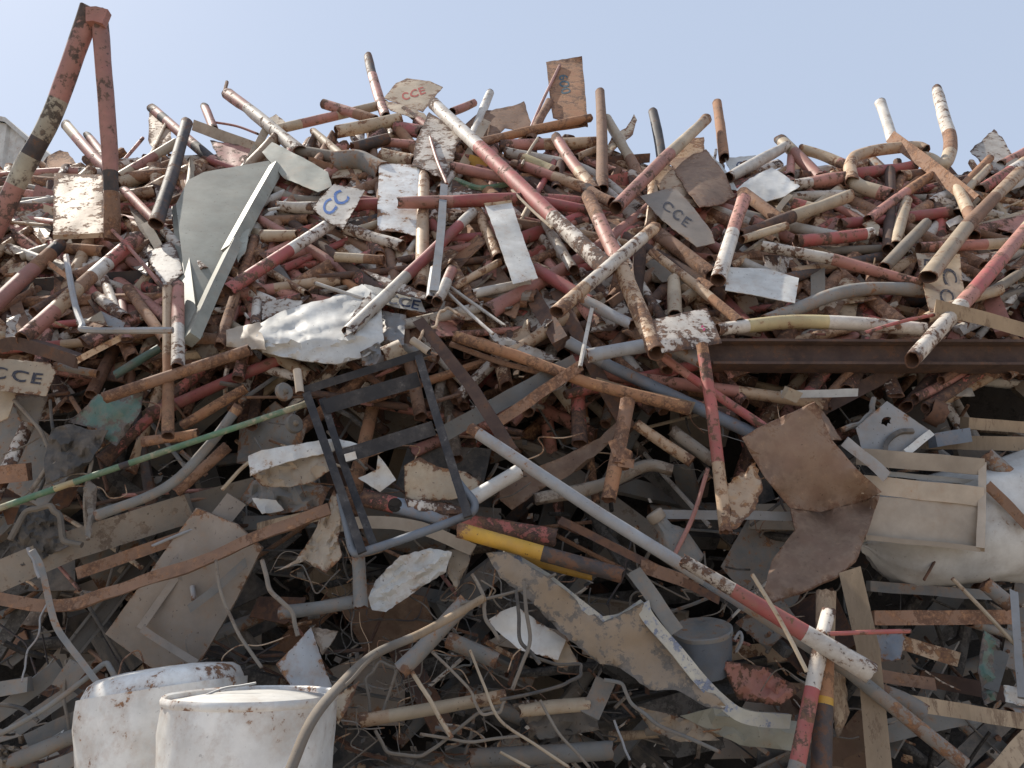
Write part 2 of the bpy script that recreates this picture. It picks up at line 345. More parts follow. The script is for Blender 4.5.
def rod(pts, wpx, mk='U', l=0.0, label=None, name='metal_rod', cat='rod', group='thin rods on the pile', d=None, parent=None, noun='thin rod', curve=True):
    SEED[0] += 1; p3 = to3(pts, l, d); r = pxr(wpx, p3)
    if len(p3) > 2 and curve: p3 = catmull(p3, 6)
    mb = MB(); tube(mb, p3, r, mk, seg=7, seed=SEED[0], hollow=False, dent=False, wob=0.12, straight_n=5, bend=0.01)
    o = mb.build(name, parent)
    if parent is None:
        a, b = pts[0], pts[-1]; reg(o, sum(p[0] for p in pts)/len(pts), sum(p[1] for p in pts)/len(pts), bandwords(mk), noun, posture(a, b), math.dist(a, b), wpx, label, cat, group)
    return o
def cable(pts, wpx, mk='Z', l=0.0, label=None, **k):
    rj = random.Random(len(REG)*13+1); q = []
    for a, b in zip(pts, pts[1:]): q += [a, ((a[0]+b[0])/2+rj.uniform(-1, 1), (a[1]+b[1])/2+rj.uniform(-1, 1))]
    if len(pts) > 2 and isinstance(l, (int, float)): pts = q+[pts[-1]]
    wpx = max(1.6, wpx*.78); mk = 'D' if mk == 'H' else mk
    return rod(pts, wpx, mk, l, label, name='cable', cat='cable', group='loose cables trailing over the scrap', noun='cable', **k)
PROF = {
 'box': lambda w, t: [(-t, -w/2), (0, -w/2), (0, w/2), (-t, w/2)],
 'L': lambda w, t: [(-t, -w/2), (0, -w/2), (0, w/2), (-.012, w/2), (-.012, -w/2+.012), (-t, -w/2+.012)],
 'C': lambda w, t: [(-t, -w/2), (-t, -w/2+.008), (-.010, -w/2+.008), (-.010, w/2-.008), (-t, w/2-.008), (-t, w/2), (0, w/2), (0, -w/2)],
 'Cin': lambda w, t: [(0, -w/2), (0, -w/2+.010), (-t+.008, -w/2+.010), (-t+.008, w/2-.010), (0, w/2-.010), (0, w/2), (-t, w/2), (-t, -w/2)],
 'I': lambda w, t: [(0, -w/2), (0, -w/2+.012), (-t/2+.006, -w/2+.012), (-t/2+.006, w/2-.012), (0, w/2-.012), (0, w/2), (-t, w/2), (-t, w/2-.012), (-t/2-.006, w/2-.012), (-t/2-.006, -w/2+.012), (-t, -w/2+.012), (-t, -w/2)],
}
def bar(pts, wpx, mk='D', l=0.0, t=0.03, prof='box', label=None, name='scrap_plank', cat='plank', noun='plank', group='boards and bars on the pile', roll=0.0, wob=0.004, d=None, parent=None, up=None, cap=0.01, curve=True, mb=None):
    SEED[0] += 1; p3 = to3(pts, l, d); w_ = pxr(wpx, p3)*2
    p3 = lerp_path(p3, 6) if len(p3) == 2 else (catmull(p3, 4) if curve else p3)
    own = mb is None
    if own: mb = MB()
    profile_sweep(mb, p3, PROF[prof](w_, t), mk, up=up, roll=roll, seed=SEED[0], wob=wob, capcut=cap)
    if not own: return None
    o = mb.build(name, parent, angle=25)
    if parent is None:
        a, b = pts[0], pts[-1]; reg(o, sum(p[0] for p in pts)/len(pts), sum(p[1] for p in pts)/len(pts), bandwords(mk), noun, posture(a, b), math.dist(a, b), wpx, label, cat, group)
    return o
def inside(pt, poly):
    x, y = pt; c = False; n = len(poly)
    for i in range(n):
        x1, y1 = poly[i]; x2, y2 = poly[i-1]
        if (y1 > y) != (y2 > y) and x < (x2-x1)*(y-y1)/(y2-y1)+x1: c = not c
    return c
def sheet(pts, mk='W', l=0.0, crumple=0.01, freq=0.03, jag=0.6, thick=0.004, step=None, label=None, name='metal_sheet', cat='sheet', noun='metal sheet', group='loose metal sheets on the pile',
          text=None, tilt=(0, 0), d=None, parent=None, ridge=0.5, back=None, register=True, holes=None, bend=None, aniso=None, fold=None, lip=0.012):
    """sheet whose outline is traced at its place on the heap; depth varies per corner, tilted and crumpled, with real thickness"""
    SEED[0] += 1; sd_ = SEED[0]; rg = random.Random(sd_)
    ls = [l]*len(pts) if isinstance(l, (int, float)) else list(l)
    cx = sum(p[0] for p in pts)/len(pts); cy = sum(p[1] for p in pts)/len(pts)
    span = max(max(p[0] for p in pts)-min(p[0] for p in pts), max(p[1] for p in pts)-min(p[1] for p in pts))
    st = step or max(3.6, span/18)
    off = Vector((sd_*3.7, sd_*1.3, 0))
    fo = fold if fold is not None else rg.uniform(.02, .30)*(1 if rg.random() < .5 else -1)
    fa = rg.uniform(0, math.pi); fx, fy = cx+rg.uniform(-.25, .25)*span, cy+rg.uniform(-.25, .25)*span; fa2 = fa+rg.uniform(.6, 1.4)
    def lay(x, y):
        ws = 0; a = 0
        for (px_, py_), q in zip(pts, ls):
            w_ = 1/(((x-px_)**2+(y-py_)**2)+4); ws += w_; a += w_*q
        v = Vector((x*freq, y*freq, 0))+off
        if aniso is not None:
            ca, sa = math.cos(math.radians(aniso)), math.sin(math.radians(aniso)); xx, yy = x*ca+y*sa, -x*sa+y*ca
            v = Vector((xx*freq*.28, yy*freq*1.3, 0))+off+Vector((noise.noise(Vector((x*.03, y*.03, 3)))*.5, 0, 0))
        n = noise.noise(v)*(1-ridge) + (abs(noise.noise(v*1.7))-0.3)*ridge*1.6 + 0.3*noise.noise(v*3.1)
        z = a/ws + tilt[0]*(x-cx)/100 + tilt[1]*(y-cy)/100 + crumple*n
        q = (x-fx)*math.cos(fa)+(y-fy)*math.sin(fa); z += fo*max(0, q)/100
        q = (x-fx)*math.cos(fa2)+(y-fy)*math.sin(fa2)-span*.3; z += -fo*1.6*max(0, q)/100
        if bend: z += bend[0]*((x-cx)*math.cos(bend[1])+(y-cy)*math.sin(bend[1]))**2/1e4
        return z
    bd = []
    for i in range(len(pts)):
        a, b = pts[i], pts[(i+1) % len(pts)]; L = math.dist(a, b); k = max(1, int(L/st))
        nx, ny = (b[1]-a[1])/max(L, .1), -(b[0]-a[0])/max(L, .1)
        for j in range(k):
            t = j/k; q = 0 if j == 0 else rg.uniform(-jag, jag)
            bd.append((a[0]+(b[0]-a[0])*t+nx*q, a[1]+(b[1]-a[1])*t+ny*q))
    co = [Vector(p) for p in bd]; fcs = [list(range(len(bd)))]; edg = []
    x0, x1 = min(p[0] for p in bd), max(p[0] for p in bd); y0, y1 = min(p[1] for p in bd), max(p[1] for p in bd)
    y = y0+st/2
    while y < y1:
        x = x0+st/2
        while x < x1:
            q = (x+rg.uniform(-.3, .3)*st, y+rg.uniform(-.3, .3)*st)
            if inside(q, bd) and min((q[0]-b[0])**2+(q[1]-b[1])**2 for b in bd) > (st*0.45)**2: co.append(Vector(q))
            x += st
        y += st
    vs, es, fs, *_ = geometry.delaunay_2d_cdt(co, edg, fcs, 1, 1e-4)
    fs = [f for f in fs if inside(tuple(sum((vs[i] for i in f), Vector((0, 0)))/len(f)), bd)]
    if holes: fs = [f for f in fs if not any(math.dist(tuple(sum((vs[i] for i in f), Vector((0, 0)))/3), (hx, hy)) < hr for hx, hy, hr in holes)]
    bdist = [min(((v.x-b[0])**2+(v.y-b[1])**2) for b in bd)**.5 for v in vs]
    V = [P(v.x, v.y, lay(v.x, v.y)+lip*math.exp(-q/1.5)*(2.2*noise.noise(Vector((v.x*.07, v.y*.07, sd_)))+.2), d) for v, q in zip(vs, bdist)]
    nrm = Vector()
    for f in fs:
        nrm += (V[f[1]]-V[f[0]]).cross(V[f[2]]-V[f[0]])
    if nrm.length > 0: nrm.normalize()
    if nrm.dot(CAM-V[0]) < 0: fs = [list(f)[::-1] for f in fs]; nrm = -nrm
    n = len(V); V2 = [p-nrm*thick for p in V]
    cnt = {}
    for f in fs:
        for i in range(3):
            e = (f[i], f[(i+1) % 3]); cnt[e] = 1
    wall = [[b, a, a+n, b+n] for (a, b) in cnt if (b, a) not in cnt]
    ea = [math.exp(-q/2.5) for q in bdist]
    mb = MB(); mb.add(V+V2, ea=ea*2, f=[list(f) for f in fs]+[[i+n for i in f][::-1] for f in fs]+wall, mk=[mk]*len(fs)+[back or mk]*len(fs)+[back or mk]*len(wall))
    o = mb.build(name, parent, angle=35)
    if text:
        for tx in text:
            s, tcx, tcy, h, ang, ic = tx[:6]; sx = tx[6] if len(tx) > 6 else 1.0
            cu = bpy.data.curves.new('lettering', 'FONT'); cu.body = s; cu.size = 1; cu.align_x = 'CENTER'; cu.align_y = 'CENTER'; cu.offset = 0.018; cu.resolution_u = 4
            if len(tx) > 7: cu.space_character = tx[7]
            to = bpy.data.objects.new('lettering', cu); COL.objects.link(to)
            dg = bpy.context.evaluated_depsgraph_get(); dg.update(); me = to.evaluated_get(dg).to_mesh()
            tv = [v.co.copy() for v in me.vertices]; tf = [list(p.vertices) for p in me.polygons]
            to.evaluated_get(dg).to_mesh_clear(); bpy.data.objects.remove(to); bpy.data.curves.remove(cu)
            ca, sa = math.cos(math.radians(ang)), math.sin(math.radians(ang)); k = h/0.72
            pv = []
            for q in tv:
                q = q+Vector((noise.noise(q*1.7+off), noise.noise(q*1.7-off), 0))*.10
                X, Y = q.x*k*sx, -q.y*k; x = tcx+X*ca-Y*sa; yy = tcy+X*sa+Y*ca
                pv.append(P(x, yy, lay(x, yy), d)+(CAM-P(x, yy)).normalized()*(0.0035+crumple*0.12))
            m2 = MB(); m2.add(pv, tf, ic, smooth=False)
            lo = m2.build('lettering', parent if parent is not None else o)
            if parent is None: pass
    if parent is None and register:
        a = max(((p, q) for p in pts for q in pts), key=lambda u: math.dist(*u))
        reg(o, cx, cy, WORDS[mk], noun, posture(*a) if min(x1-x0, y1-y0) < .45*span else rg.choice(['']) , span, min(x1-x0, y1-y0), label, cat, group)
    return o
def plate(pts, mk='w', l=0.0, label=None, noun='sign plate', **k):
    k.setdefault('crumple', 0.006); k.setdefault('jag', 0.35); k.setdefault('ridge', 0.2); k.setdefault('thick', 0.003); k.setdefault('fold', 0.06); k.setdefault('lip', 0.006)
    return sheet(pts, mk, l, label=label, name='sign_plate', cat='sign plate', noun=noun, group='sheet metal sign plates on the pile', **k)
def empty(name, loc):
    o = bpy.data.objects.new(name, None); COL.objects.link(o); o.location = loc; o.empty_display_size = 0.1; return o
def fix_parent(o, parent):
    o.parent = parent; o.location = o.location - parent.location
def lathe(mb, prof, org, axis, mk, seg=40, dents=0.0, seed=0, ref=None, mats=None, ea=None):
    ax = axis.normalized(); r0 = (ref or Vector((0.3, -1, 0.1))); u = (r0-ax*r0.dot(ax)).normalized(); v = ax.cross(u)
    V = []; Fc = []; MK = []; EA = []; n = len(prof)
    for i, (r, z) in enumerate(prof):
        for k in range(seg):
            a = 2*math.pi*k/seg; q = r
            if dents and r > 0.01: q = r+dents*(noise.noise(Vector((math.cos(a)*1.6+seed, math.sin(a)*1.6, z*3)))+.45*noise.noise(Vector((math.cos(a)*5+seed, math.sin(a)*5, z*11)))-.5*max(0, noise.noise(Vector((math.cos(a)*3-seed, math.sin(a)*3, z*6)))-.25))
            V.append(org+ax*z+(u*math.cos(a)+v*math.sin(a))*q); EA.append(ea[i] if ea else 0.0)
    for i in range(n-1):
        for k in range(seg):
            k2 = (k+1) % seg; Fc.append([i*seg+k, i*seg+k2, (i+1)*seg+k2, (i+1)*seg+k]); MK.append(mats[i] if mats else mk)
    Fc.append(list(range(seg))[::-1]); MK.append(mats[0] if mats else mk); Fc.append([(n-1)*seg+k for k in range(seg)]); MK.append(mats[-1] if mats else mk)
    mb.add(V, Fc, MK, ea=EA)
# ================================================================ THE LARGE STRUCTURE
def struct(o): o['kind'] = 'structure'; return o
# ground sheet to the horizon with low relief near the heap
mb = MB(); N = 60; V = []; Fc = []
def gx(i, s): u = (i/N-0.5)*2; return math.copysign(abs(u)**3, u)*s
for i in range(N+1):
    for j in range(N+1):
        x, y = gx(i, 1500), 4+gx(j, 1500); h = 0.05*noise.noise(Vector((x*.5, y*.5, 0))) if abs(x) < 40 and abs(y) < 40 else 0
        V.append(Vector((x, y, h)))
for i in range(N):
    for j in range(N):
        a = i*(N+1)+j; Fc.append([a, a+N+1, a+N+2, a+1])
mb.add(V, Fc, 'gr'); struct(mb.build('ground', origin=Vector((0, 0, 0))))
# solid core added inside the heap to block light
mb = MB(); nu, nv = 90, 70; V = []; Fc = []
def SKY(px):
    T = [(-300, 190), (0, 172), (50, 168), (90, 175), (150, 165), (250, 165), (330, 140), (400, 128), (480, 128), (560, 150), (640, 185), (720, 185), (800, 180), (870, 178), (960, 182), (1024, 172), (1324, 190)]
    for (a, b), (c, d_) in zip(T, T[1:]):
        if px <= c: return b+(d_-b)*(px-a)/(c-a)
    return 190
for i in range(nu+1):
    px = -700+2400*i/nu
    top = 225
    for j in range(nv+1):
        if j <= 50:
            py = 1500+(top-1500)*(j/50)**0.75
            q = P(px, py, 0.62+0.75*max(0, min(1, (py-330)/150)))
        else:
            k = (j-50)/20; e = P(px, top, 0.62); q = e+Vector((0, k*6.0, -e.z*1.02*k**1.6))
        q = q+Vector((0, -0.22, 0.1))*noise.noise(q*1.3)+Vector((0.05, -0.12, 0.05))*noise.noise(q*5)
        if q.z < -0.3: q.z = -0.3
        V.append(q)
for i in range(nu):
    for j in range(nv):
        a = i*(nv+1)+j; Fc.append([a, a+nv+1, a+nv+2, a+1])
mb.add(V, Fc, 'J'); struct(mb.build('light_blocking_core', origin=Vector((0, 0, 0)), angle=180))
# grey cabin standing behind the left end of the heap
mb = MB(); pw = []
x = P(-120, 150, 0, 9.0).x; xe = P(29, 150, 0, 9.0).x; y0_ = P(0, 122, 0, 9.0).y
k = 0
while x < xe:
    pw.append((x, 0.0)); pw.append((x+.10, 0.0)); pw.append((x+.13, .03)); pw.append((x+.20, .03)); x += .23
V = []; 
z1 = P(0, 122, 0, 9.0).z; x1_ = pw[-1][0]
def ztop(x): return z1 - max(0, (x-P(5, 0, 0, 9).x))*0.85
for (x, dy) in pw: V += [Vector((x, y0_+dy, 0)), Vector((x, y0_+dy, ztop(x)))]
n = len(pw); Fc = [[2*i, 2*i+2, 2*i+3, 2*i+1] for i in range(n-1)]
o = len(V)
for (x, dy) in (pw[0], pw[-1]): V += [Vector((x, y0_+3, 0)), Vector((x, y0_+3, ztop(x)))]
Fc += [[2*n-2, o+2, o+3, 2*n-1], [o, 0, 1, o+1], [o+2, o, o+1, o+3]]
mb.add(V, Fc, 'V', smooth=False); cab = mb.build('corrugated_container')
reg(cab, 5, 150, 'pale', 'container', '', 80, 60, 'pale corrugated container with a sloping top standing behind the left end of the heap', 'container')
o2 = cab
mb = MB()
for (x, dy), (xx, _) in zip(pw[:-1], pw[1:]):
    V = [Vector((x, y0_-.04, ztop(x))), Vector((xx, y0_-.04, ztop(xx))), Vector((xx, y0_+3, ztop(xx)+.002)), Vector((x, y0_+3, ztop(x)+.002)), Vector((x, y0_-.04, ztop(x)+.06)), Vector((xx, y0_-.04, ztop(xx)+.06)), Vector((xx, y0_+3, ztop(xx)+.06)), Vector((x, y0_+3, ztop(x)+.06))]
    mb.add(V, [[0, 1, 5, 4], [4, 5, 6, 7], [2, 3, 7, 6], [3, 0, 4, 7], [1, 2, 6, 5]], 'V', smooth=False)
mb.build('roof', cab)
# ================================================================ OBJECTS PICKED OUT ON THE HEAP
PP = pipe
# --- bent frame against the sky
t = empty('bent_pipe_frame', P(107, 240, 0, 4.2))
for pts, b in (([(91, 9), (78, 45), (60, 95), (46, 128), (24, 168), (2, 214), (-12, 240)], 'p38m17K8m13p24'), ([(99, 11), (103, 60), (109, 140), (112, 190), (112, 240)], 'p70K9U21')):
    p3 = catmull([P(x, y, 0, 4.2) for x, y in pts], 5); mb = MB(); tube(mb, p3, 0.050 if pts[0][0] == 91 else 0.042, b, seed=len(pts), wob=.06, hollow=False)
    fo = mb.build('leg', t)
mb = MB(); profile_sweep(mb, [P(85, 14, 0, 4.14), P(94, 13, 0, 4.14), P(105, 16, 0, 4.14)], PROF['box'](.085, .05), 'P', wob=.006, up=Vector((0, -1, 0))); mb.build('crushed_joint', t)
reg(t, 75, 120, 'faded red', 'frame', '', 230, 16, 'tall two-legged bent pipe frame in faded red standing up against the sky', 'pipe frame')
# --- left top
sheet([(48, 156), (60, 150), (68, 152), (82, 172), (90, 182), (70, 190), (40, 186)], 'O', .15, crumple=.03)
plate([(54, 173), (103, 175), (104, 234), (53, 236)], 't', -.12, 'square rusty tan plate hanging inside the two-legged bent frame', crumple=.02, tilt=(.05, .1))
bar([(53, 237), (104, 235)], 5, 't', -.13, t=.03)
PP([(66, 125), (108, 172)], 11, 'K6T25P69', .1)
PP([(88, 136), (106, 160)], 9, 'K15P85', .2)
PP([(152, 108), (186, 138), (226, 172)], 10.5, 'K6P10K8P40K20P16', .1, curve=False)
sheet([(149, 112), (160, 118), (171, 130), (172, 150), (158, 160), (148, 140)], 't', .12, crumple=.03)
rod([(167, 121), (148, 160)], 3, 'T', .08)
rod([(143, 138), (117, 168)], 3.5, 'P', .1)
PP([(187, 122), (173, 172), (156, 224)], 12, 'K', -.22, 'dark scorched pipe leaning left of the large folded grey sheet')
PP([(205, 107), (214, 130)], 9, 'K10P90', .12)
rod([(213, 122), (236, 126), (258, 134)], 2.5, 'P', .1)
rod([(227, 82), (225, 92), (229, 98)], 3.5, 'U', .02)
PP([(228, 94), (262, 120), (300, 152)], 13, 'P30w70', .0, 'long pipe with flaking white paint and a hooked tip sloping down over the ridge')
bar([(193, 125), (225, 137), (262, 150)], 11, 'T', .06, t=.02)
bar([(245, 170), (266, 130)], 8, 'T', .04, t=.02)
sheet([(210, 140), (248, 146), (262, 160), (235, 170), (218, 158)], 'P', .1, crumple=.04)
sheet([(262, 122), (276, 114), (288, 124), (280, 132), (262, 128)], 'T', .2, crumple=.01)
PP([(118, 178), (176, 143)], 10, 'T20P40T40', .05)
PP([(118, 184), (182, 163)], 14, 'T60U40', .12)
PP([(122, 200), (160, 158)], 9, 'w60P40', .25)
PP([(124, 190), (205, 272)], 10, 'P45R10w45', -.06, 'red and white pipe running down to its open end left of the grey sheet')
sheet([(176, 170), (205, 166), (214, 175), (196, 190), (185, 195)], 'O', .05, crumple=.02)
PP([(108, 218), (170, 232)], 15, 'P', .12)
PP([(60, 245), (0, 300), (-30, 330)], 15, 'K12O20P68', -.1, 'thick rust red pipe reaching the left edge below the square tan plate')
# grey folded sheet
t = empty('folded_sheet', P(192, 335, -.1))
main = [(176, 204), (188, 180), (204, 172), (272, 160), (278, 166), (234, 252), (194, 333), (186, 290)]
o = sheet(main, 'S', -.12, crumple=.006, freq=.012, jag=.2, fold=0.0, lip=0, tilt=(.18, .1), name='panel', parent=t, ridge=.1)
bar([(177, 204), (183, 260), (191, 332)], 13, 'S', [-.10, -.12, -.14], t=.05, name='flange', parent=t, roll=.35, wob=.002, curve=False)
bar([(280, 165), (258, 205), (234, 250)], 12, 'S', [-.10, -.13, -.17], t=.06, name='flange', parent=t, roll=-.4, wob=.002, curve=False)
bar([(239, 240), (218, 285), (195, 336)], 11, 'S', [-.20, -.19, -.17], t=.06, name='flange', parent=t, roll=-.3, wob=.003, curve=False)
reg(t, 225, 240, 'grey', 'sheet', '', 170, 90, 'large folded grey green metal sheet with flanged edges standing on its point', 'metal sheet')
sheet([(262, 152), (272, 142), (300, 156), (328, 172), (332, 186), (318, 192), (284, 178)], 'S', -.1, crumple=.01, jag=.3, label='grey folded corner piece beside the top of the large folded grey sheet')
sheet([(236, 245), (243, 232), (250, 228), (246, 250), (238, 262)], 'S', -.16, crumple=.02)
# --- left middle
PP([(138, 237), (22, 340)], 14.5, 'P8r22W14U12t20P24', -.16, 'red and white flaking pipe sloping down leftwards past the L-shaped grey rod')
rod([(66, 256), (74, 300), (82, 324), (90, 330), (173, 330)], 6.5, 'G', -.26, 'L-shaped grey steel rod lying over the rusty pipes at left', noun='bent rod')
plate([(146, 253), (170, 240), (177, 250), (183, 273), (166, 288), (152, 268)], 'w', -.14, 'small cream plate with rust spots below the dark scorched pipe')
bar([(145, 222), (160, 250)], 9, 'D', -.1, t=.02)
PP([(168, 288), (168, 436)], 11, 't50O50', -.24, 'upright rusty pipe just left of the other upright red and white pipe')
PP([(178, 284), (178, 368)], 12.5, 'P55w45', -.22, 'upright pipe with red upper half and flaking white lower half')
PP([(250, 350), (176, 374), (104, 398)], 12, 'U', -.2, 'brown rusty pipe sloping down leftwards below the two upright pipes', curve=False)
bar([(0, 346), (20, 344), (76, 362)], 13, 'B', -.14, t=.05, prof='L')
bar([(78, 360), (120, 338)], 6, 't', -.18, t=.02)
bar([(20, 287), (160, 276)], 15, 'K', .08, t=.05, label='dark horizontal bar behind the L-shaped grey rod')
bar([(42, 285), (52, 345)], 14, 'D', .12, t=.04)
bar([(10, 290), (26, 335)], 12, 'U', .06, t=.04)
sheet([(50, 282), (86, 280), (90, 290), (70, 284), (66, 300)], 'P', .2)
PP([(96, 296), (126, 318)], 11, 'w', .0)
plate([(86, 320), (101, 311), (108, 326)], 'T', -.04, jag=.1)
plate([(101, 311), (126, 322), (122, 330), (108, 326)], 'G', -.03)
PP([(128, 288), (165, 340)], 11, 'U', .0)
PP([(115, 375), (160, 348)], 9, 'A', .0)
PP([(55, 366), (98, 374)], 8, 'g', .05)
sheet([(128, 205), (160, 225), (164, 240), (150, 245), (140, 230)], 'D', .0)
rod([(110, 228), (164, 290)], 4, 'P', -.18)
PP([(-10, 290), (24, 350)], 14, 'B', .1)
plate([(-14, 357), (50, 363), (56, 372), (46, 396), (-14, 389)], 'T', -.12, 'cream plate with black letters at the left edge of the heap', text=[('CCE', 16, 376, 12, 8, 'black', 1.5, 1.25)])
sheet([(-10, 390), (18, 390), (8, 418), (-10, 428)], 'T', -.02)
sheet([(10, 395), (48, 396), (38, 425), (20, 420)], 'D', .05)
PP([(255, 238), (219, 346)], 10, 'U', .0)
PP([(30, 230), (-12, 260)], 10, 't', .05)
PP([(5, 205), (52, 200)], 11, 'g', .06)
PP([(50, 210), (-5, 232)], 9, 'w', .1)
bar([(34, 190), (54, 197)], 12, 'P', .02, t=.02)
bar([(24, 202), (54, 212)], 9, 'T', .04, t=.02)
PP([(60, 248), (105, 252)], 12, 'O', .02)
PP([(0, 275), (45, 232)], 8, 't', .12)
bar([(42, 258), (68, 278)], 5, 'O', -.1, t=.02)
# --- top centre-left
PP([(368, 57), (386, 118)], 10, 'K35P65', .1, 'dark pipe end sticking up left of the tilted red lettered plate')
plate([(384, 98), (396, 83), (407, 78), (430, 81), (443, 87), (432, 100), (423, 112), (400, 104)], 'T', .0, 'tilted cream plate with faded red letters at the crest', text=[('CCE', 413, 94, 8, -18, 'red', 1.1, 1.05)], crumple=.012, tilt=(.1, .1))
sheet([(382, 100), (400, 104), (424, 113), (430, 122), (410, 117), (390, 110)], 'T', .0, crumple=.01, label='folded cream strip hanging below the tilted red lettered plate')
PP([(324, 104), (376, 120)], 10.5, 'K8P55U37', .0, 'rusty pipe with a dark open end left of the tilted plate')
PP([(270, 131), (386, 104)], 9.5, 'T25P30T45', .12)
PP([(400, 119), (336, 132)], 13, 'T', -.08, 'cream pipe with its round open end facing the camera under the tilted plate')
PP([(388, 139), (352, 148)], 12, 'K', -.06, 'dark round pipe end below the cream open pipe')
PP([(314, 132), (346, 160)], 9, 'T', .0)
PP([(381, 155), (414, 162)], 14, 'T', -.02)
PP([(332, 162), (360, 160), (384, 172)], 20, 'g', -.04, 'crushed grey pipe elbow left of the upright white plate')
PP([(290, 150), (340, 158)], 13, 'D', .05)
PP([(256, 168), (330, 165)], 10, 'P', .18)
bar([(308, 160), (332, 168)], 7, 'O', -.03, t=.015)
plate([(379, 163), (422, 165), (421, 237), (400, 232), (377, 230)], 'f', -.1, 'upright white plate with rusty edges below the crest', tilt=(.05, .12))
plate([(429, 112), (445, 122), (460, 133), (456, 150), (446, 181), (430, 172), (411, 166), (416, 140)], 'w', -.16, 'chipped white plate with ragged rusty left edge beside the big red and white pipe', jag=1.2)
rod([(430, 137), (437, 160), (447, 184)], 3.2, 'P', -.2)
PP([(434, 104), (512, 178), (608, 270)], 15.5, 'w5W30R42w23', -.26, 'big white red and white pipe crossing the upper centre diagonally', curve=False)
rod([(512, 190), (552, 228)], 3, 'T', -.28)
PP([(452, 112), (474, 103)], 9, 'P', .0)
PP([(464, 160), (490, 93)], 0.1+9, 'W', .1)
sheet([(463, 126), (480, 112), (512, 106), (524, 101), (531, 122), (528, 132), (505, 128), (480, 150), (470, 150)], 'U', .05, crumple=.02)
PP([(462, 147), (590, 118)], 9, 'U30O70', -.04)
bar([(487, 120), (462, 168)], 9, 'T', -.02, t=.02)
PP([(452, 167), (520, 182)], 11, 'P', -.1)
PP([(396, 128), (422, 132)], 15, 'R', .02)
PP([(380, 142), (420, 145)], 9, 'P', .02)
bar([(468, 160), (486, 166)], 12, 'Y', .0, t=.02)
rod([(455, 180), (480, 188), (510, 184)], 6, 'N', -.02)
PP([(398, 203), (520, 199)], 13.5, 'P45R55', -.2, 'rusty red pipe lying level in front of the upright white plate')
PP([(520, 198), (590, 212)], 12, 'W30R70', .02)
PP([(545, 200), (592, 202)], 12, 'R', .05)
bar([(444, 184), (440, 240), (434, 290)], 8, 'G', -.26, t=.02, name='metal_strip', noun='strip', cat='strip', label='narrow grey strip hanging down past the rusty red level pipe')
PP([(424, 168), (422, 290)], 13, 't', -.06, 'upright rusty tan pipe behind the red level pipe')
plate([(485, 205), (511, 201), (524, 240), (538, 278), (513, 284), (498, 240)], 'V', -.24, 'narrow white plate hanging below the big red and white pipe', tilt=(0, .1))
bar([(486, 207), (512, 204)], 8, 'T', -.26, t=.01)
PP([(476, 208), (498, 258)], 11, 't', -.06)
PP([(455, 170), (440, 190)], 9, 'W', -.02)
# CCE blue
plate([(334, 184), (365, 190), (355, 208), (343, 229), (328, 222), (313, 209), (320, 198)], 'W', -.2, 'small white plate with large blue letters hanging at an angle', text=[('CC', 335, 203, 14, -42, 'blue', 1.05)], tilt=(.05, .1))
PP([(278, 207), (318, 208)], 13, 'w', -.08)
rod([(268, 210), (280, 208)], 3, 'V', -.1)
PP([(262, 236), (297, 236)], 12.5, 'T', -.05)
PP([(277, 220), (320, 212)], 15, 'D', .08)
PP([(333, 222), (284, 254), (228, 290)], 12.5, 'W45R55', -.1, 'white and red pipe running down left from under the blue lettered plate', curve=False)
PP([(345, 228), (402, 246)], 12, 'w', -.05)
PP([(384, 222), (352, 232)], 9, 'T', .0)
PP([(348, 207), (384, 206)], 15, 'R', .02)
PP([(335, 257), (384, 260)], 10, 'T60U40', -.08)
PP([(256, 262), (330, 250)], 13, 'P', .12)
PP([(230, 296), (340, 280)], 12, 'P40t60', .06)
PP([(262, 250), (300, 300)], 12, 'g', .12)
PP([(473, 212), (348, 332)], 12, 'w14R46w40', -.14, 'red and white pipe sloping down leftwards to a torn plate end')
plate([(371, 291), (374, 310), (356, 330), (344, 337), (349, 320)], 'w', -.18, jag=1)
PP([(437, 302), (452, 270)], 12, 'w60P40', -.2)
PP([(434, 270), (430, 300)], 10, 'G', -.18)
plate([(364, 284), (420, 298), (426, 312), (400, 308), (362, 298)], 'V', -.05, 'white plate with smudged blue letters under the torn plate end', text=[('CCE', 403, 302, 9, 12, 'navy', 1.4)])
plate([(364, 270), (400, 282), (436, 298), (430, 301), (392, 292)], 'w', -.16, jag=.6)
rod([(315, 283), (364, 299)], 4, 'W', -.12)
rod([(444, 289), (493, 334)], 3.5, 'W', -.14); rod([(449, 286), (505, 326)], 3.5, 'W', -.12)
PP([(473, 294), (530, 283)], 10, 'w', -.02)
PP([(440, 240), (482, 237)], 10, 'R', .0)
PP([(452, 288), (500, 262)], 8, 't', -.04)
# crumpled sheet
sheet([(258, 324), (280, 312), (300, 305), (330, 298), (362, 284), (380, 296), (384, 340), (366, 356), (335, 364), (300, 360), (262, 352), (256, 340)], 'V', -.1, crumple=.06, freq=.034, ridge=.6, fold=.05, step=3.6, aniso=-14, label='crumpled white sheet lying above the black metal frame')
sheet([(226, 330), (240, 326), (260, 322), (266, 350), (240, 348), (226, 346)], 'E', -.1, crumple=.05, freq=.03)
sheet([(262, 300), (310, 295), (300, 306), (262, 320)], 'w', .02, crumple=.04)
sheet([(380, 310), (406, 315), (404, 345), (384, 345)], 'G', .02, crumple=.05, freq=.05)
PP([(404, 350), (386, 358)], 26, 'T', -.16, 'wide cream pipe stub facing the camera above the black frame', wob=.02)
sheet([(360, 352), (372, 346), (378, 342), (384, 350), (384, 366), (362, 366)], 'G', -.12, crumple=.06, freq=.06)
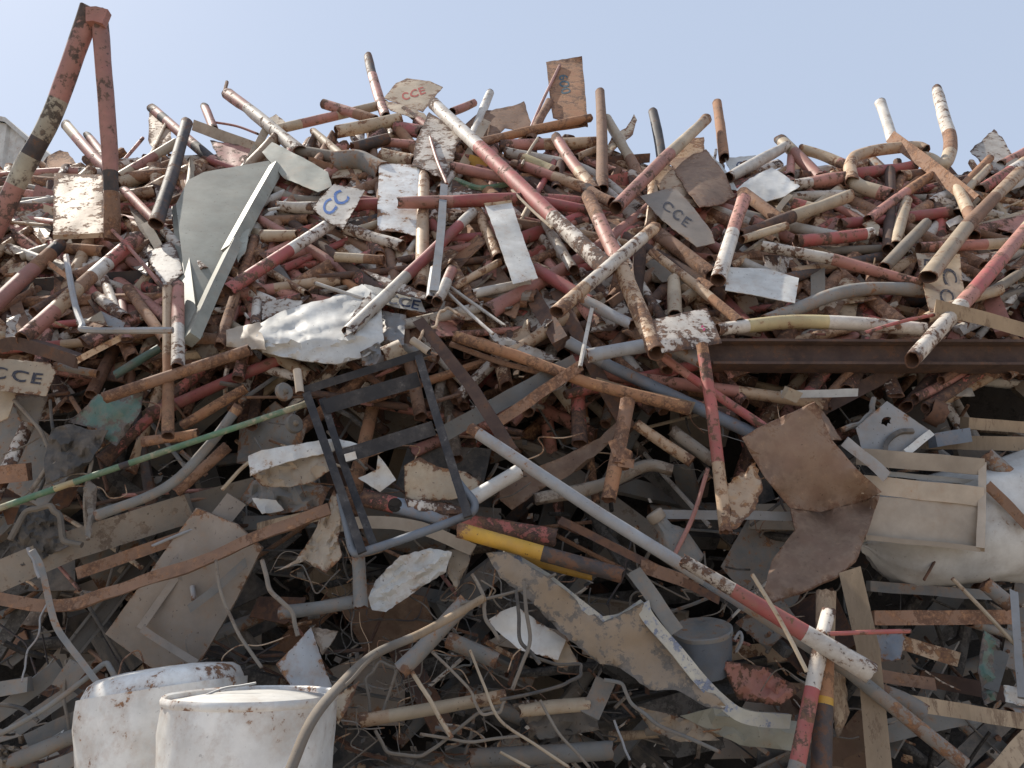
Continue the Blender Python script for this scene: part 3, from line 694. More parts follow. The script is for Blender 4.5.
# --- centre upper right
plate([(546, 62), (582, 56), (585, 90), (588, 127), (553, 118), (549, 90)], 'O', .05, 'brown rusty plate with faded grey numerals standing against the sky', d=None, text=[('009', 565, 84, 9, -98, 'teal', 1.1)], crumple=.015)
bar([(528, 132), (588, 122)], 8, 'O', .03, t=.03)
rod([(560, 65), (544, 98), (531, 128)], 3, 'P', .0)
PP([(550, 102), (530, 140)], 9, 'U', .05)
PP([(500, 146), (596, 143)], 12, 'P45t55', .06, 'rusty pipe lying level under the brown numbered plate')
PP([(556, 138), (574, 165), (596, 192)], 12, 'K5P60t35', -.08, 'red brown pipe with dark open end left of the upright rusty post')
PP([(600, 92), (602, 190)], 11, 'U', -.1, 'upright rusty post right of the brown numbered plate')
PP([(606, 118), (642, 180)], 10.5, 'T70U30', .05)
sheet([(606, 148), (612, 136), (626, 128), (634, 114), (637, 120), (633, 134), (616, 148), (606, 160)], 'T', .1, crumple=.03, label='curled tan flake rising above the ridge right of the upright post')
PP([(586, 187), (612, 203)], 12, 'K20U80', -.14)
PP([(520, 165), (590, 190)], 11, 'P50t50', -.04)
PP([(521, 158), (556, 172)], 11, 'K8y80K12', -.1)
rod([(538, 138), (522, 165)], 3, 'T', -.12)
PP([(562, 158), (556, 190)], 12, 'B', .06)
PP([(520, 178), (600, 180)], 10, 'O', .1)
bar([(590, 162), (650, 158)], 9, 'B', .12, t=.03)
bar([(604, 184), (630, 178)], 13, 'R', .05, t=.02)
PP([(576, 158), (600, 148)], 8, 't', .08)
PP([(653, 112), (662, 160)], 10, 'K', .12, 'dark pipe standing up behind the diagonal tan pipe')
PP([(706, 119), (662, 161), (616, 208)], 13, 't10T35P55', -.22, 'tan and red pipe rising to the right against the sky', curve=False)
sheet([(666, 150), (680, 140), (704, 137), (705, 155), (690, 160), (664, 166)], 't', .0, crumple=.02)
sheet([(668, 160), (690, 156), (706, 149), (724, 172), (735, 196), (722, 204), (700, 207), (686, 190)], 'C', -.14, crumple=.02, freq=.02, bend=(.6, .6), label='dark brown curled plate right of the diagonal tan pipe', jag=.8)
sheet([(664, 160), (676, 170), (690, 190), (698, 208), (660, 190), (650, 175)], 't', -.08, crumple=.02)
PP([(717, 103), (724, 158)], 10, 'O', .0, 'orange rusty pipe standing up right of the curled plate')
rod([(716, 150), (712, 175)], 3, 'W', .0)
sheet([(724, 158), (756, 155), (752, 163), (732, 175)], 'V', .05, text=[('CE', 742, 164, 5, -12, 'navy', 1.4)])
PP([(728, 178), (786, 146)], 12, 'W', -.06, 'white pipe lying just above the white scrap panel')
sheet([(736, 190), (750, 178), (772, 167), (800, 186), (785, 196), (765, 202), (745, 196)], 'F', -.1, crumple=.05, freq=.04, label='dented white panel just below the white pipe at the ridge')
sheet([(706, 150), (722, 165), (738, 190), (728, 190), (712, 170)], 'V', .02)
PP([(780, 139), (820, 178)], 12, 'K8T30P62', .0, 'pipe with dark tip right of the white scrap panel')
PP([(792, 150), (790, 176)], 8, 'P', .06)
PP([(800, 149), (826, 157), (852, 168)], 10.5, 'K4T70P26', .02)
PP([(792, 184), (850, 178)], 15, 'W30P70', -.06, 'thick red and white pipe ending left of the curled pipe loop')
PP([(850, 175), (915, 166)], 12, 'R', -.02)
PP([(851, 180), (862, 187), (890, 196)], 14, 'K6T70P24', -.08)
PP([(852, 182), (850, 166), (857, 156), (880, 150), (915, 147), (926, 150)], 12, 't', -.12, 'curled rusty pipe loop on the ridge at right', wob=.12)
PP([(937, 90), (944, 118), (950, 138), (949, 155), (942, 166), (930, 160), (915, 158)], 12.5, 'w55U20T25', -.02, 'hooked pipe standing up at the right of the ridge with flaking white paint')
PP([(880, 102), (893, 142)], 10, 'W', .06, 'short white pipe standing up above the curled loop')
bar([(890, 136), (925, 162), (972, 200)], 13, 'U', -.2, t=.05, prof='L', name='steel_angle', cat='steel angle', noun='steel angle', label='brown steel angle sloping down rightwards over the curled pipe loop', curve=False)
PP([(900, 176), (926, 174)], 13, 'T30B70', .0)
PP([(890, 170), (888, 250)], 11, 'B', -.04, 'dark upright pipe behind the brown steel angle')
plate([(970, 151), (994, 129), (1004, 140), (1018, 165), (1012, 178), (988, 172), (980, 162)], 'w', -.02, 'pale diamond plate with flaking rust at the right end of the ridge', jag=1)
sheet([(1008, 155), (1030, 162), (1024, 185), (998, 195)], 'E', -.04, crumple=.02)
PP([(990, 158), (960, 188)], 8, 'O', -.06); PP([(988, 168), (962, 195)], 9, 'T', -.05)
PP([(1028, 160), (980, 190)], 11, 'T20W20R60', -.04)
PP([(1036, 146), (1000, 165)], 9, 'P', .0)
sheet([(1000, 160), (1030, 148), (1040, 170), (1010, 176)], 'T', .1)
# --- right middle
PP([(1020, 172), (968, 225), (928, 277)], 14, 't30U30T40', -.28, 'long tan pipe sloping down leftwards across the sideways lettered plate', curve=False)  # paler last band paints in the sunlit lower end
PP([(1032, 222), (980, 284), (912, 360)], 15, 'T8P26R26P8w32', -.3, 'long red and white pipe sloping down leftwards over the steel beam', curve=False)
bar([(935, 306), (975, 316), (1030, 332)], 14, 'H', -.34, t=.03, label='splintered orange wooden plank lying across the red and white pipe', name='wooden_plank')
rod([(934, 315), (900, 322), (864, 333)], 3.6, 'R', -.24, 'thin red rod crossing the end of the pale yellow pipe')
plate([(916, 253), (960, 254), (962, 280), (967, 300), (930, 312), (922, 280)], 'T', -.14, 'cream plate with black letters turned sideways in front of dark gap', text=[('E', 929, 262, 10, 95, 'black', 1.0), ('C', 949, 276, 13, 80, 'black', 1.3), ('C', 946, 295, 13, 80, 'black', 1.0)])
PP([(918, 248), (1030, 242)], 11, 'P60T40', -.08)
PP([(796, 241), (872, 234)], 13, 'R90W10', -.08, 'dark red pipe lying level left of the dark upright pipe')
PP([(762, 246), (835, 260), (922, 284)], 12, 'w45P55', -.12, 'cream and red pipe sloping down to the sideways lettered plate', curve=False)
PP([(907, 200), (896, 246)], 11, 'T', -.08)
PP([(926, 224), (884, 268)], 12, 'D', -.14, 'short dusty brown pipe leaning right of the dark upright pipe')
PP([(744, 198), (718, 280)], 14, 'P48W52', -.22, 'red over white pipe leaning right beside the white plate')
plate([(728, 267), (768, 269), (799, 278), (795, 303), (760, 296), (725, 290)], 'V', -.16, 'white plate with small rust spots lying right of centre')
PP([(652, 252), (695, 285), (740, 322)], 10, 't70O30', -.16, curve=False)
PP([(657, 233), (712, 275)], 15, 'U', -.06)
PP([(655, 227), (557, 312)], 14, 't15w60t25', -.3, 'chipped white pipe sloping down leftwards across the red and rust pipe')
PP([(588, 196), (622, 270), (657, 353)], 16, 'U20P35t45', -.22, 'thick red and rusty pipe ending beside the rusty striped plate', curve=False)
plate([(640, 196), (662, 190), (676, 188), (694, 208), (712, 232), (715, 243), (697, 247), (662, 220)], 'd', -.2, 'grey diamond plate with dark blue letters tilted down to the right', text=[('CCE', 676, 214, 10, 40, 'black', 1.05, 1.3)], tilt=(.0, .1))
PP([(674, 280), (675, 316)], 14.5, 'T', -.12, 'short cream pipe stub standing open end up above the striped plate')
plate([(652, 320), (680, 313), (707, 308), (715, 325), (722, 343), (690, 349), (662, 353)], 'w', -.24, 'rusty white plate with pink spots on the end of the red and rust pipe', text=[('••', 703, 328, 8, 60, 'pink', .8)])
PP([(545, 222), (574, 270)], 11, 'w', -.04)
PP([(535, 268), (590, 302)], 13, 'R', -.06)
PP([(584, 300), (633, 325)], 13, 'G', -.12, 'light grey pipe lying just above the chipped pipe crossing')
PP([(588, 356), (650, 345)], 14.5, 'G', -.16, 'light grey pipe with its open end facing left')
PP([(704, 362), (672, 345)], 15, 'G', -.14, 'light grey pipe end below the rusty striped plate')
PP([(568, 342), (610, 366), (762, 438)], 13, 'G20L80', -.02, 'long bluish grey pipe sloping down rightwards into the dark', curve=False)
rod([(592, 308), (580, 367)], 4.4, 'W', -.26, 'thin white rod hanging beside the open grey pipes')
PP([(656, 352), (772, 432)], 9, 'P30R70', -.06)
PP([(455, 336), (520, 357), (590, 384), (690, 409)], 12, 'O', -.1, 'long orange rusty pipe sloping down rightwards from the black frame', curve=False)
rod([(450, 344), (500, 362), (560, 378)], 6, 'U', -.04)
bar([(418, 320), (470, 385), (512, 452)], 12, 'B', -.24, t=.05, prof='L', name='steel_angle', cat='steel angle', noun='steel angle', label='dark brown steel angle leaning left above the long grey-white pipe', curve=False)
cable([(418, 342), (424, 330), (436, 326), (440, 312), (448, 308), (464, 318)], 4, 't', -.2)
bar([(580, 366), (498, 422)], 11, 'U', -.14, t=.06, prof='L', name='steel_angle', cat='steel angle', noun='steel angle', label='reddish brown steel angle sloping down leftwards under the thin white rod')
bar([(575, 362), (440, 436)], 16, 'g', -.06, t=.03, prof='C')
bar([(556, 290), (600, 380), (630, 430)], 14, 'B', .02, t=.05, curve=False)
bar([(522, 280), (560, 340)], 16, 'B', .05, t=.05)
PP([(640, 250), (634, 300)], 14, 'B', .0)
plate([(596, 318), (624, 300), (630, 312), (614, 330), (590, 332)], 'w', .0)
sheet([(486, 330), (515, 340), (560, 358), (545, 366), (500, 350)], 'w', .04, crumple=.04)
plate([(640, 260), (668, 258), (690, 276), (662, 282)], 'D', .0)
PP([(600, 246), (640, 226)], 12, 'w40R60', .06)
PP([(654, 172), (650, 230)], 12, 't', .0)
sheet([(534, 216), (560, 206), (586, 216), (580, 240), (556, 236)], 'B', .1)
PP([(486, 268), (500, 230)], 10, 'w', .1)
PP([(760, 330), (722, 330), (660, 330)], 13, 'w', -.02)
PP([(718, 330), (790, 322), (860, 324), (926, 330)], 14.5, 'w15y40w45', -.12, 'pale yellow and white pipe lying along the top of the steel beam')
PP([(764, 322), (800, 308), (836, 294), (880, 288), (924, 291)], 14, 'g', -.06, 'grey hose-like bent pipe arching above the pale yellow pipe')
PP([(776, 310), (812, 324)], 6, 'D', -.08)
bar([(818, 262), (818, 300)], 13, 'D', .02, t=.04)
PP([(874, 272), (872, 290)], 15, 'U', .0)
PP([(790, 272), (850, 262)], 10, 't', .02)
sheet([(840, 300), (858, 303), (856, 318), (838, 320)], 'H', .08)
PP([(1000, 290), (960, 300), (924, 320)], 12, 'T', -.08, curve=False)
PP([(1028, 268), (990, 292), (952, 306)], 10, 'D', .0)
bar([(988, 290), (1004, 330)], 16, 'P', .0, t=.04)
PP([(740, 236), (850, 196)], 13, 'B45T55', -.16, 'dark and tan pipe sloping up right above the dark red pipe')
PP([(742, 240), (786, 226)], 9, 'T', -.2)
PP([(742, 192), (782, 222)], 12, 'U', -.1)
PP([(792, 205), (822, 212)], 14, 'R45T55', -.1)
bar([(775, 214), (790, 194)], 6, 'T', -.1, t=.02)
PP([(950, 212), (840, 224)], 11, 'R', -.02)
PP([(868, 220), (930, 176)], 10, 'P60O40', -.1)
PP([(976, 196), (958, 214)], 12, 'D', .0)
PP([(958, 188), (970, 216), (974, 236)], 12, 'T50U50', -.16)
sheet([(946, 222), (960, 215), (964, 220), (950, 227)], 'V', -.04, crumple=.01)
plate([(862, 224), (872, 219), (880, 226), (878, 236)], 'T', -.1)
PP([(975, 232), (1030, 248)], 9, 'U', .02)
PP([(930, 204), (944, 196), (958, 190)], 12, 'W', .02)
PP([(928, 206), (900, 224)], 13, 'U', .0)
# steel beam
bar([(712, 351), (1060, 352)], 27, 'B', -.1, t=.12, prof='I', name='steel_beam', cat='steel beam', noun='steel beam', label='long dark brown steel beam lying level below the pale yellow pipe', wob=.001, cap=0, up=Vector((0, -1, .15)))
# ================================================================ LOWER HALF
# black frame
t = empty('steel_rack', P(362, 550, -.28)); fr_l = -.30
def fb(pts, w_, nm='bar', mk='X', tt=.02, l=fr_l, prof='box'): return bar(pts, w_, mk, l, t=tt, prof=prof, name=nm, parent=t, cap=0, wob=.001)
fb([(302, 391), (430, 351)], 8, 'top_rail', tt=.03)
fb([(306, 392), (333, 468), (362, 552)], 8.5, 'side_rail', tt=.022); fb([(322, 398), (345, 468), (374, 546)], 7.5, 'side_rail', l=-.25)
fb([(418, 354), (441, 430), (468, 516)], 8.5, 'side_rail', tt=.022)
fb([(324, 407), (419, 379)], 15, 'crosspiece', tt=.016, l=-.27); fb([(344, 456), (434, 428)], 15, 'crosspiece', tt=.016, l=-.27)
p3 = catmull(to3([(340, 494), (348, 530), (353, 550), (362, 552), (400, 540), (456, 520), (472, 512), (474, 502), (464, 490), (455, 478)], -.27), 5)
mb = MB(); tube(mb, p3, .0165, 'L', seg=10, dent=False); mb.build('bottom_tube', t)
for a, b in (((297, 370), (300, 393)), ((412, 340), (429, 352))):
    mb = MB(); tube(mb, to3([a, b], -.31), .0165, 'E', seg=12, dent=False, wob=0, straight_n=3); mb.build('plastic_foot', t)
mb = MB(); profile_sweep(mb, to3([(345, 458), (356, 455)], -.285), PROF['box'](.03, .01), 'V'); mb.build('paper_tag', t)
reg(t, 385, 450, 'black', 'frame', '', 200, 100, 'black scuffed metal frame with cross slats and cream plastic feet leaning on the heap', 'metal frame')
# castors behind
for cx_, cy_ in ((284, 392), (294, 424)):
    t = empty('castor_wheel', P(cx_, cy_, -.1)); ax = Vector((.75, -.6, .2)); c0 = P(cx_, cy_, -.1)
    mb = MB(); lathe(mb, [(.02, -.012), (.036, -.012), (.04, -.008), (.04, .008), (.036, .012), (.02, .012)], c0, ax, 'g', seg=24); mb.build('tyre', t)
    mb = MB(); lathe(mb, [(.008, -.018), (.014, -.014), (.014, .014), (.008, .022)], c0, ax, 'D', seg=14); mb.build('hub', t)
    reg(t, cx_, cy_, 'grey', 'castor', '', 18, 12, 'small grey castor wheel ' + ('upper one' if cy_ < 400 else 'lower one') + ' of two left of the black frame', 'castor wheel', 'castor wheels')
# green pole and left lower
PP([(-12, 512), (306, 404)], 6.5, 'N20y6N14K3N57', -.24, 'long slim green pole with worn pale patches crossing the left side', hollow=False, curve=True, wob=.03)
sheet([(68, 422), (84, 408), (98, 394), (120, 398), (143, 392), (140, 412), (126, 432), (116, 446), (104, 438), (96, 428)], 'A', -.08, crumple=.05, freq=.03, label='torn teal painted sheet with brown stain at left')
sheet([(52, 428), (70, 424), (92, 430), (108, 430), (100, 446), (90, 462), (70, 474), (46, 484), (44, 460)], 'Z', -.12, crumple=.05, freq=.05, label='wrinkled dark rubbery sheet below the teal torn sheet')
PP([(239, 406), (205, 450), (165, 488), (96, 516)], 10, 'O6g94', -.18, 'bent dusty grey pipe with open end passing under the green pole')
PP([(228, 446), (176, 492)], 11, 'U', -.06)
PP([(142, 442), (198, 434)], 10, 'U40O60', -.14, 'short rusty pipe with open end right touching the upright rusty pipe')
PP([(246, 388), (182, 426)], 11, 'O', .04)
PP([(168, 426), (168, 436)], 10, 'O', -.12)
bar([(-10, 476), (25, 472)], 18, 'U', -.04, t=.06, name='brick_like_block', label='broken reddish block end at the left edge', cat='block')
sheet([(83, 488), (90, 480), (97, 486), (96, 510), (90, 538), (85, 535), (88, 515)], 'D', -.1, crumple=.03)
cable([(88, 540), (85, 500), (90, 470), (92, 456)], 5, 'D', -.08)
cable([(30, 492), (46, 470), (70, 452), (86, 440)], 6, 'H', -.1)
cable([(50, 400), (54, 440), (44, 480), (34, 500)], 4, 'Z', -.06)
cable([(14, 400), (40, 430), (56, 460)], 5, 'D', -.02)
sheet([(20, 505), (52, 506), (62, 520), (60, 540), (70, 545), (40, 560), (15, 568), (8, 540)], 'Z', -.06, crumple=.05, freq=.06, label='twisted dark rag of bark-like rubber at the far left')
cable([(10, 540), (26, 512), (50, 506), (60, 516), (64, 540), (82, 545)], 8, 'H', -.12)
cable([(28, 548), (34, 560), (40, 578)], 5, 'G', -.14)
bar([(-10, 580), (70, 546), (190, 508)], 30, 'D', -.02, t=.03, label='wide dusty brown board lying above the long curved rusty strip', curve=False)
bar([(75, 574), (196, 532)], 12, 'U', -.08, t=.05)
rod([(152, 546), (196, 528)], 3, 'G', -.12)
bar([(140, 520), (256, 490)], 26, 'D', .06, t=.03)
bar([(-12, 596), (30, 604), (70, 604), (110, 592), (150, 578), (200, 562), (256, 536), (330, 508)], 12, 'U', -.2, t=.02, name='metal_strip', noun='strip', cat='strip', label='long curved rusty brown strip winding across the lower left', wob=.008)
# door panel
t = empty('cabinet_door', P(155, 665, -.1)); kk = dict(parent=t)
sheet([(105, 634), (196, 508), (236, 524), (262, 548), (236, 600), (200, 662), (153, 669)], 'd', -.05, fold=0, lip=0, crumple=.008, jag=.2, thick=.02, name='panel', tilt=(.0, .12), **kk)
bar([(140, 628), (196, 663)], 7, 'd', -.07, t=.03, name='rim', **kk); bar([(140, 628), (205, 535)], 7, 'd', -.07, t=.03, name='rim', **kk)
bar([(188, 610), (212, 592), (246, 562)], 8, 'g', -.14, t=.02, name='handle', **kk)
mb = MB(); tube(mb, to3([(192, 586), (194, 600)], -.07), .01, 'G', hollow=False); mb.build('latch', t)
reg(t, 190, 600, 'dusty', 'door', '', 180, 120, 'dusty grey brown cabinet door panel with a bent handle above the leaning white drum', 'cabinet door')
bar([(236, 500), (176, 574)], 22, 'd', -.08, t=.03)
rod([(222, 490), (240, 470), (252, 460)], 4, 'T', -.1)
bar([(32, 550), (42, 570), (54, 620), (70, 648), (104, 690)], 6, 'g', -.24, t=.006, name='metal_strip', noun='strip', cat='strip', label='narrow grey metal strip dangling down at the lower left')
cable([(48, 602), (40, 618), (38, 636), (28, 650), (25, 668), (22, 682)], 2.4, 'G', -.2)
PP([(-8, 738), (40, 712), (84, 680), (104, 664), (110, 668), (118, 684)], 5.5, 'g', -.2, 'thin dusty grey tube bent like an elbow beside the leaning drum', wob=.02)
for i, (a, b, w_) in enumerate([((-5, 716), (60, 668), 16), ((14, 730), (74, 690), 15), ((28, 742), (84, 716), 17), ((60, 690), (78, 664), 20), ((-5, 690), (26, 684), 14)]):
    bar([a, b], w_, 'g', -.02-.02*i, t=.05, wob=.008)
PP([(12, 762), (86, 732)], 17, 'g', -.12)
bar([(40, 772), (90, 752)], 14, 'g', -.12, t=.04)
sheet([(-10, 744), (14, 746), (24, 752), (20, 772), (-10, 772)], 'D', -.1, crumple=.06, freq=.08)
rod([(-6, 704), (20, 708), (38, 721)], 4, 'Z', -.2)
sheet([(50, 738), (64, 730), (58, 744)], 'V', -.08)
cable([(66, 660), (64, 700), (70, 740)], 4, 'D', -.08)
mb = MB(); lathe(mb, [(.012, -.02), (.05, -.02), (.055, 0), (.05, .02), (.012, .02)], P(68, 712, .05), Vector((.3, -1, .2)), 'g', seg=20); g_ = mb.build('gear_wheel'); reg(g_, 68, 712, 'grey', 'gear', '', 30, 20, 'dusty grey gear wheel half hidden left of the leaning drum', 'gear')
# drums
def drum(name, org, axis, R, H, label, cx, cy, sd_, rim=True, dents=.016):
    t = empty(name, org)
    mb = MB(); pr = []; ea = []
    hh = [0, .08, .16, .24, .32, .325, .335, .34, .42, .5, .58, .64, .645, .655, .66, .72, .78, .84, .90, .94]
    for h in hh: pr.append((R+(.008 if h in (.325, .335, .645, .655) else 0), H*h)); ea.append(.12 if h > .9 else .0)
    if rim: pr += [(R*.998, H-.02), (R*.995, H-.006)]; ea += [.3, .6]
    else: pr += [(R*.985, H-.09), (R*.95, H-.045), (R*.89, H-.015), (R*.80, H), (R*.5, H+.012), (.02, H+.015)]; ea += [.1, .3, .5, .3, .1, 0]
    lathe(mb, pr, org, axis, 'f', seg=72, dents=dents, seed=sd_, ea=ea); mb.build('body', t)
    if rim:
        mb = MB(); lathe(mb, [(R*.96, H-.018), (R*.93, H-.016), (R*.86, H-.004), (R*.62, H+.006), (R*.3, H+.012), (.02, H+.012)], org, axis, 'f', seg=72, dents=dents, seed=sd_, ea=[.6, .4, .2, .0, .0, 0]); mb.build('lid', t)
        mb = MB(); lathe(mb, [(R*.992, H-.014), (R*1.012, H-.008), (R*1.014, H+.002), (R*.995, H+.010), (R*.965, H+.006), (R*.955, H-.016)], org, axis, 'f', seg=72, dents=dents, seed=sd_, ea=[.55]*6); mb.build('rolled_rim', t)
    reg(t, cx, cy, 'white', 'drum', '', 170, 100, label, 'drum', 'white drums at the foot of the heap')
A = P(253, 697, 0, 2.15); ax_ = Vector((.0, .11, 1)).normalized(); drum('steel_drum', A-ax_*.86, ax_, .232, .86, 'upright white drum with a dented lid and rust streaks at the bottom edge', 252, 735, 3)
A = P(164, 672, 0, 2.62); ax_ = Vector((-.15, .16, 1)).normalized(); drum('steel_drum', A-ax_*.86, ax_, .262, .86, 'leaning white drum with rust patches left of the upright drum', 150, 715, 9, rim=False, dents=.022)
mb = MB(); tube(mb, [P(230, 660, 0, 2.6), P(243, 684, 0, 2.6)], .012, 'B', hollow=False, seg=8); 
cable([(168, 724), (190, 702), (225, 688), (256, 683)], 3.0, 'G', 0, d=2.14, label='grey wire lying over the lids of the two white drums')
sheet([(276, 664), (296, 644), (311, 627), (322, 660), (334, 692), (318, 702), (300, 700)], 'G', -.42, crumple=.01, label='grey white triangular plate standing behind the upright drum', jag=.3)
sheet([(311, 627), (338, 631), (330, 645), (322, 655)], 'D', -.24, crumple=.01)
sheet([(330, 700), (359, 681), (348, 706), (338, 724)], 'T', -.26, crumple=.01)
PP([(288, 776), (310, 724), (336, 690), (372, 656), (420, 634), (460, 612), (484, 598)], 9.5, 'D70H30', [-1.0, -.95, -.82, -.64, -.5, -.42, -.38], 'thick rusty bent hose rising from the upright white drum', hollow=False)
cable([(340, 690), (362, 668), (378, 652)], 5, 'H', -.8)
# centre lower
sheet([(248, 456), (262, 450), (300, 444), (336, 438), (358, 444), (330, 452), (300, 458), (262, 470), (250, 476)], 'V', -.2, crumple=.03, freq=.03, label='white torn sheet draped left of the black metal frame')
sheet([(250, 474), (270, 466), (300, 458), (330, 450), (330, 470), (312, 482), (290, 487), (262, 486)], 'v', -.16, crumple=.06, freq=.04, label='beige cloth hanging under the white torn sheet')
plate([(358, 478), (376, 470), (378, 455), (384, 462), (396, 480), (380, 492)], 'V', -.16, crumple=.05)
sheet([(404, 466), (420, 457), (436, 466), (466, 472), (480, 482), (476, 492), (450, 500), (405, 502)], 'T', -.12, crumple=.02, label='rust-edged tan box panel inside the lower corner of the black frame')
sheet([(404, 498), (452, 504), (476, 514), (440, 514), (408, 508)], 'w', -.14, crumple=.02)
PP([(362, 497), (396, 506), (452, 520), (556, 538)], 18, 'r18L28r54', -.1, 'thick red and grey pipe with a dark hole passing behind the frame corner', curve=False)
mb = MB(); lathe(mb, [(.028, 0), (.026, .004), (.02, .004)], P(395, 505, -.137), (CAM-P(395, 505)), 'J', seg=18); mb.build('pipe_hole', None); ho = bpy.context.scene.objects['pipe_hole']; pp_ = [r[0] for r in REG if r[8] and r[8].startswith('thick red and grey pipe')][0]; fix_parent(ho, pp_)
PP([(470, 500), (520, 471)], 16, 'F', -.16, 'short thick white pipe touching the lower right corner of the black frame')
PP([(458, 530), (530, 550), (622, 576)], 16, 'Y52K48', -.28, 'yellow pipe turning black at its right end below the frame', curve=False)
PP([(512, 556), (592, 577)], 9, 'Y', -.2)
PP([(470, 428), (600, 514), (735, 598), (850, 672), (965, 765)], 13.5, 'O2G50L8g40', -.36, 'long grey-white pipe sloping down rightwards across the lower centre', curve=False)
PP([(682, 560), (780, 618), (872, 674)], 18, 'w28R38W28w6', -.46, 'heavy white red and white pole lying across the lower right', curve=False, taper=(.72, 1.12))
bar([(338, 526), (370, 522), (420, 528), (473, 550)], 12, 'E', -.12, t=.006, name='metal_strip', noun='strip', cat='strip', label='curved cream strip below the bottom of the black frame')
sheet([(274, 572), (296, 560), (312, 536), (334, 490), (342, 510), (338, 540), (342, 556), (326, 573), (305, 560)], 'v', -.12, crumple=.07, freq=.06, aniso=-60, step=3.6, label='torn beige cloth hanging below the left of the black frame')
sheet([(368, 598), (376, 580), (400, 556), (430, 548), (452, 552), (446, 572), (420, 588), (386, 612), (372, 610)], 'V', -.12, crumple=.05, freq=.05, aniso=-35, step=3.6, label='pale crumpled bag below the black metal frame')
sheet([(448, 550), (466, 548), (470, 560), (456, 590), (448, 575)], 'v', -.06, crumple=.04)
sheet([(252, 480), (300, 478), (330, 488), (320, 508), (270, 516), (240, 500)], 'g', -.02, crumple=.09, freq=.05, label='crushed grey sheet under the beige cloth')
sheet([(252, 498), (276, 500), (284, 510), (262, 514)], 'V', -.08, crumple=.04)
bar([(256, 530), (330, 512)], 13, 'H', -.06, t=.03)
PP([(280, 613), (354, 602)], 14, 'g', -.12, 'dusty grey pipe lying behind the thick bent hose')
PP([(358, 556), (361, 608)], 15, 'g', -.16, 'dusty grey pipe pointing down with its open end below the frame')
PP([(466, 602), (400, 671)], 18, 'g', -.26, 'thick dusty grey pipe with its open end facing down below the bag')
PP([(448, 640), (497, 661)], 17, 'g', -.12)
PP([(360, 721), (506, 696)], 13, 't20T60t20', -.18, 'rusty cream pipe lying level in the lower centre')
cable([(472, 574), (484, 598), (486, 620), (500, 642)], 5, 'H', -.36)
cable([(460, 604), (520, 590), (556, 574)], 4, 'H', -.3)
cable([(470, 650), (500, 720), (570, 768)], 4, 'T', -.3, label='tan cable running down to the bottom edge in the centre')
cable([(412, 672), (430, 700), (452, 738)], 6, 'T', -.26)
cable([(370, 712), (366, 680), (380, 662), (396, 668)], 4, 'H', -.16)
cable([(375, 730), (388, 752), (420, 756), (440, 744), (480, 712), (500, 706)], 4.5, 'H', -.22)
cable([(398, 666), (380, 720)], 4, 'H', -.14)
cable([(430, 650), (470, 690), (482, 714), (500, 712), (506, 698)], 4, 'H', -.26)
cable([(500, 700), (560, 686), (580, 676), (580, 664), (556, 664), (530, 656)], 4.5, 'Z', -.3)
cable([(524, 580), (530, 640), (512, 690)], 5, 'H', -.4)
cable([(516, 590), (520, 640), (540, 664)], 5, 'Z', -.38)
cable([(540, 700), (560, 735), (590, 768)], 4, 'H', -.3); cable([(500, 752), (530, 768)], 4, 'T', -.3)
cable([(420, 734), (470, 742), (520, 736)], 4, 'H', -.24)
cable([(262, 560), (270, 590), (292, 612), (298, 636)], 6, 'H', -.26)
cable([(216, 560), (222, 596), (240, 636), (262, 668)], 4.5, 'D', -.3)
# fender
t = empty('vehicle_panel', P(640, 690, -.2))
sheet([(486, 553), (505, 552), (549, 577), (603, 622), (618, 616), (643, 602), (652, 617), (690, 662), (730, 711), (704, 706), (676, 690), (650, 690), (620, 668), (600, 664), (560, 632), (530, 600), (500, 578)], 'q', -.24, crumple=.05, freq=.014, ridge=.1, jag=.8, name='panel', parent=t, fold=-.12, tilt=(0, .10), label=None, step=6)
bar([(505, 552), (548, 577), (578, 602), (603, 622)], 8, 'b', -.26, t=.03, name='rim', parent=t, curve=False, wob=.006); bar([(603, 621), (622, 617), (643, 604)], 9, 'b', -.26, t=.03, name='rim', parent=t)
bar([(643, 603), (650, 620), (686, 662), (724, 704), (750, 719), (790, 722)], 13, 'b', -.28, t=.03, name='rim', parent=t, wob=.006)
reg(t, 610, 630, 'brown', 'panel', '', 260, 90, 'large torn brown vehicle panel with flaked blue and white rim in the lower centre', 'vehicle panel')
plate([(486, 622), (500, 612), (516, 606), (566, 640), (558, 660), (520, 650)], 'F', -.16, 'white torn plate tucked under the left end of the brown vehicle panel', crumple=.02)
sheet([(566, 640), (580, 664), (560, 668), (545, 652)], 'v', -.12)
bar([(633, 570), (676, 630)], 15, 'g', -.28, t=.006, name='metal_strip', noun='strip', cat='strip', label='perforated grey strip leaning beside the grey bucket')
# bucket
t = empty('bucket', P(708, 690, -.05)); c0 = P(706, 672, -.02); ax = Vector((-.12, -.25, 1))
mb = MB(); lathe(mb, [(.085, 0), (.098, .05), (.104, .10), (.107, .15)], c0, ax, 'L', seg=36, dents=.006); mb.build('body', t)
mb = MB(); lathe(mb, [(.107, .150), (.112, .152), (.112, .165), (.104, .168), (.095, .16), (.02, .158)], c0, ax, 'g', seg=36, dents=.006); mb.build('lid', t)
mb = MB(); tube(mb, catmull([P(736, 652, -.1), P(742, 640, -.12), P(740, 632, -.12), P(734, 640, -.12)], 5), .006, 'G', seg=8, hollow=False); mb.build('handle_lug', t)
reg(t, 705, 640, 'grey', 'bucket', '', 60, 50, 'dented grey lidded bucket sitting above the rim of the brown panel', 'bucket')
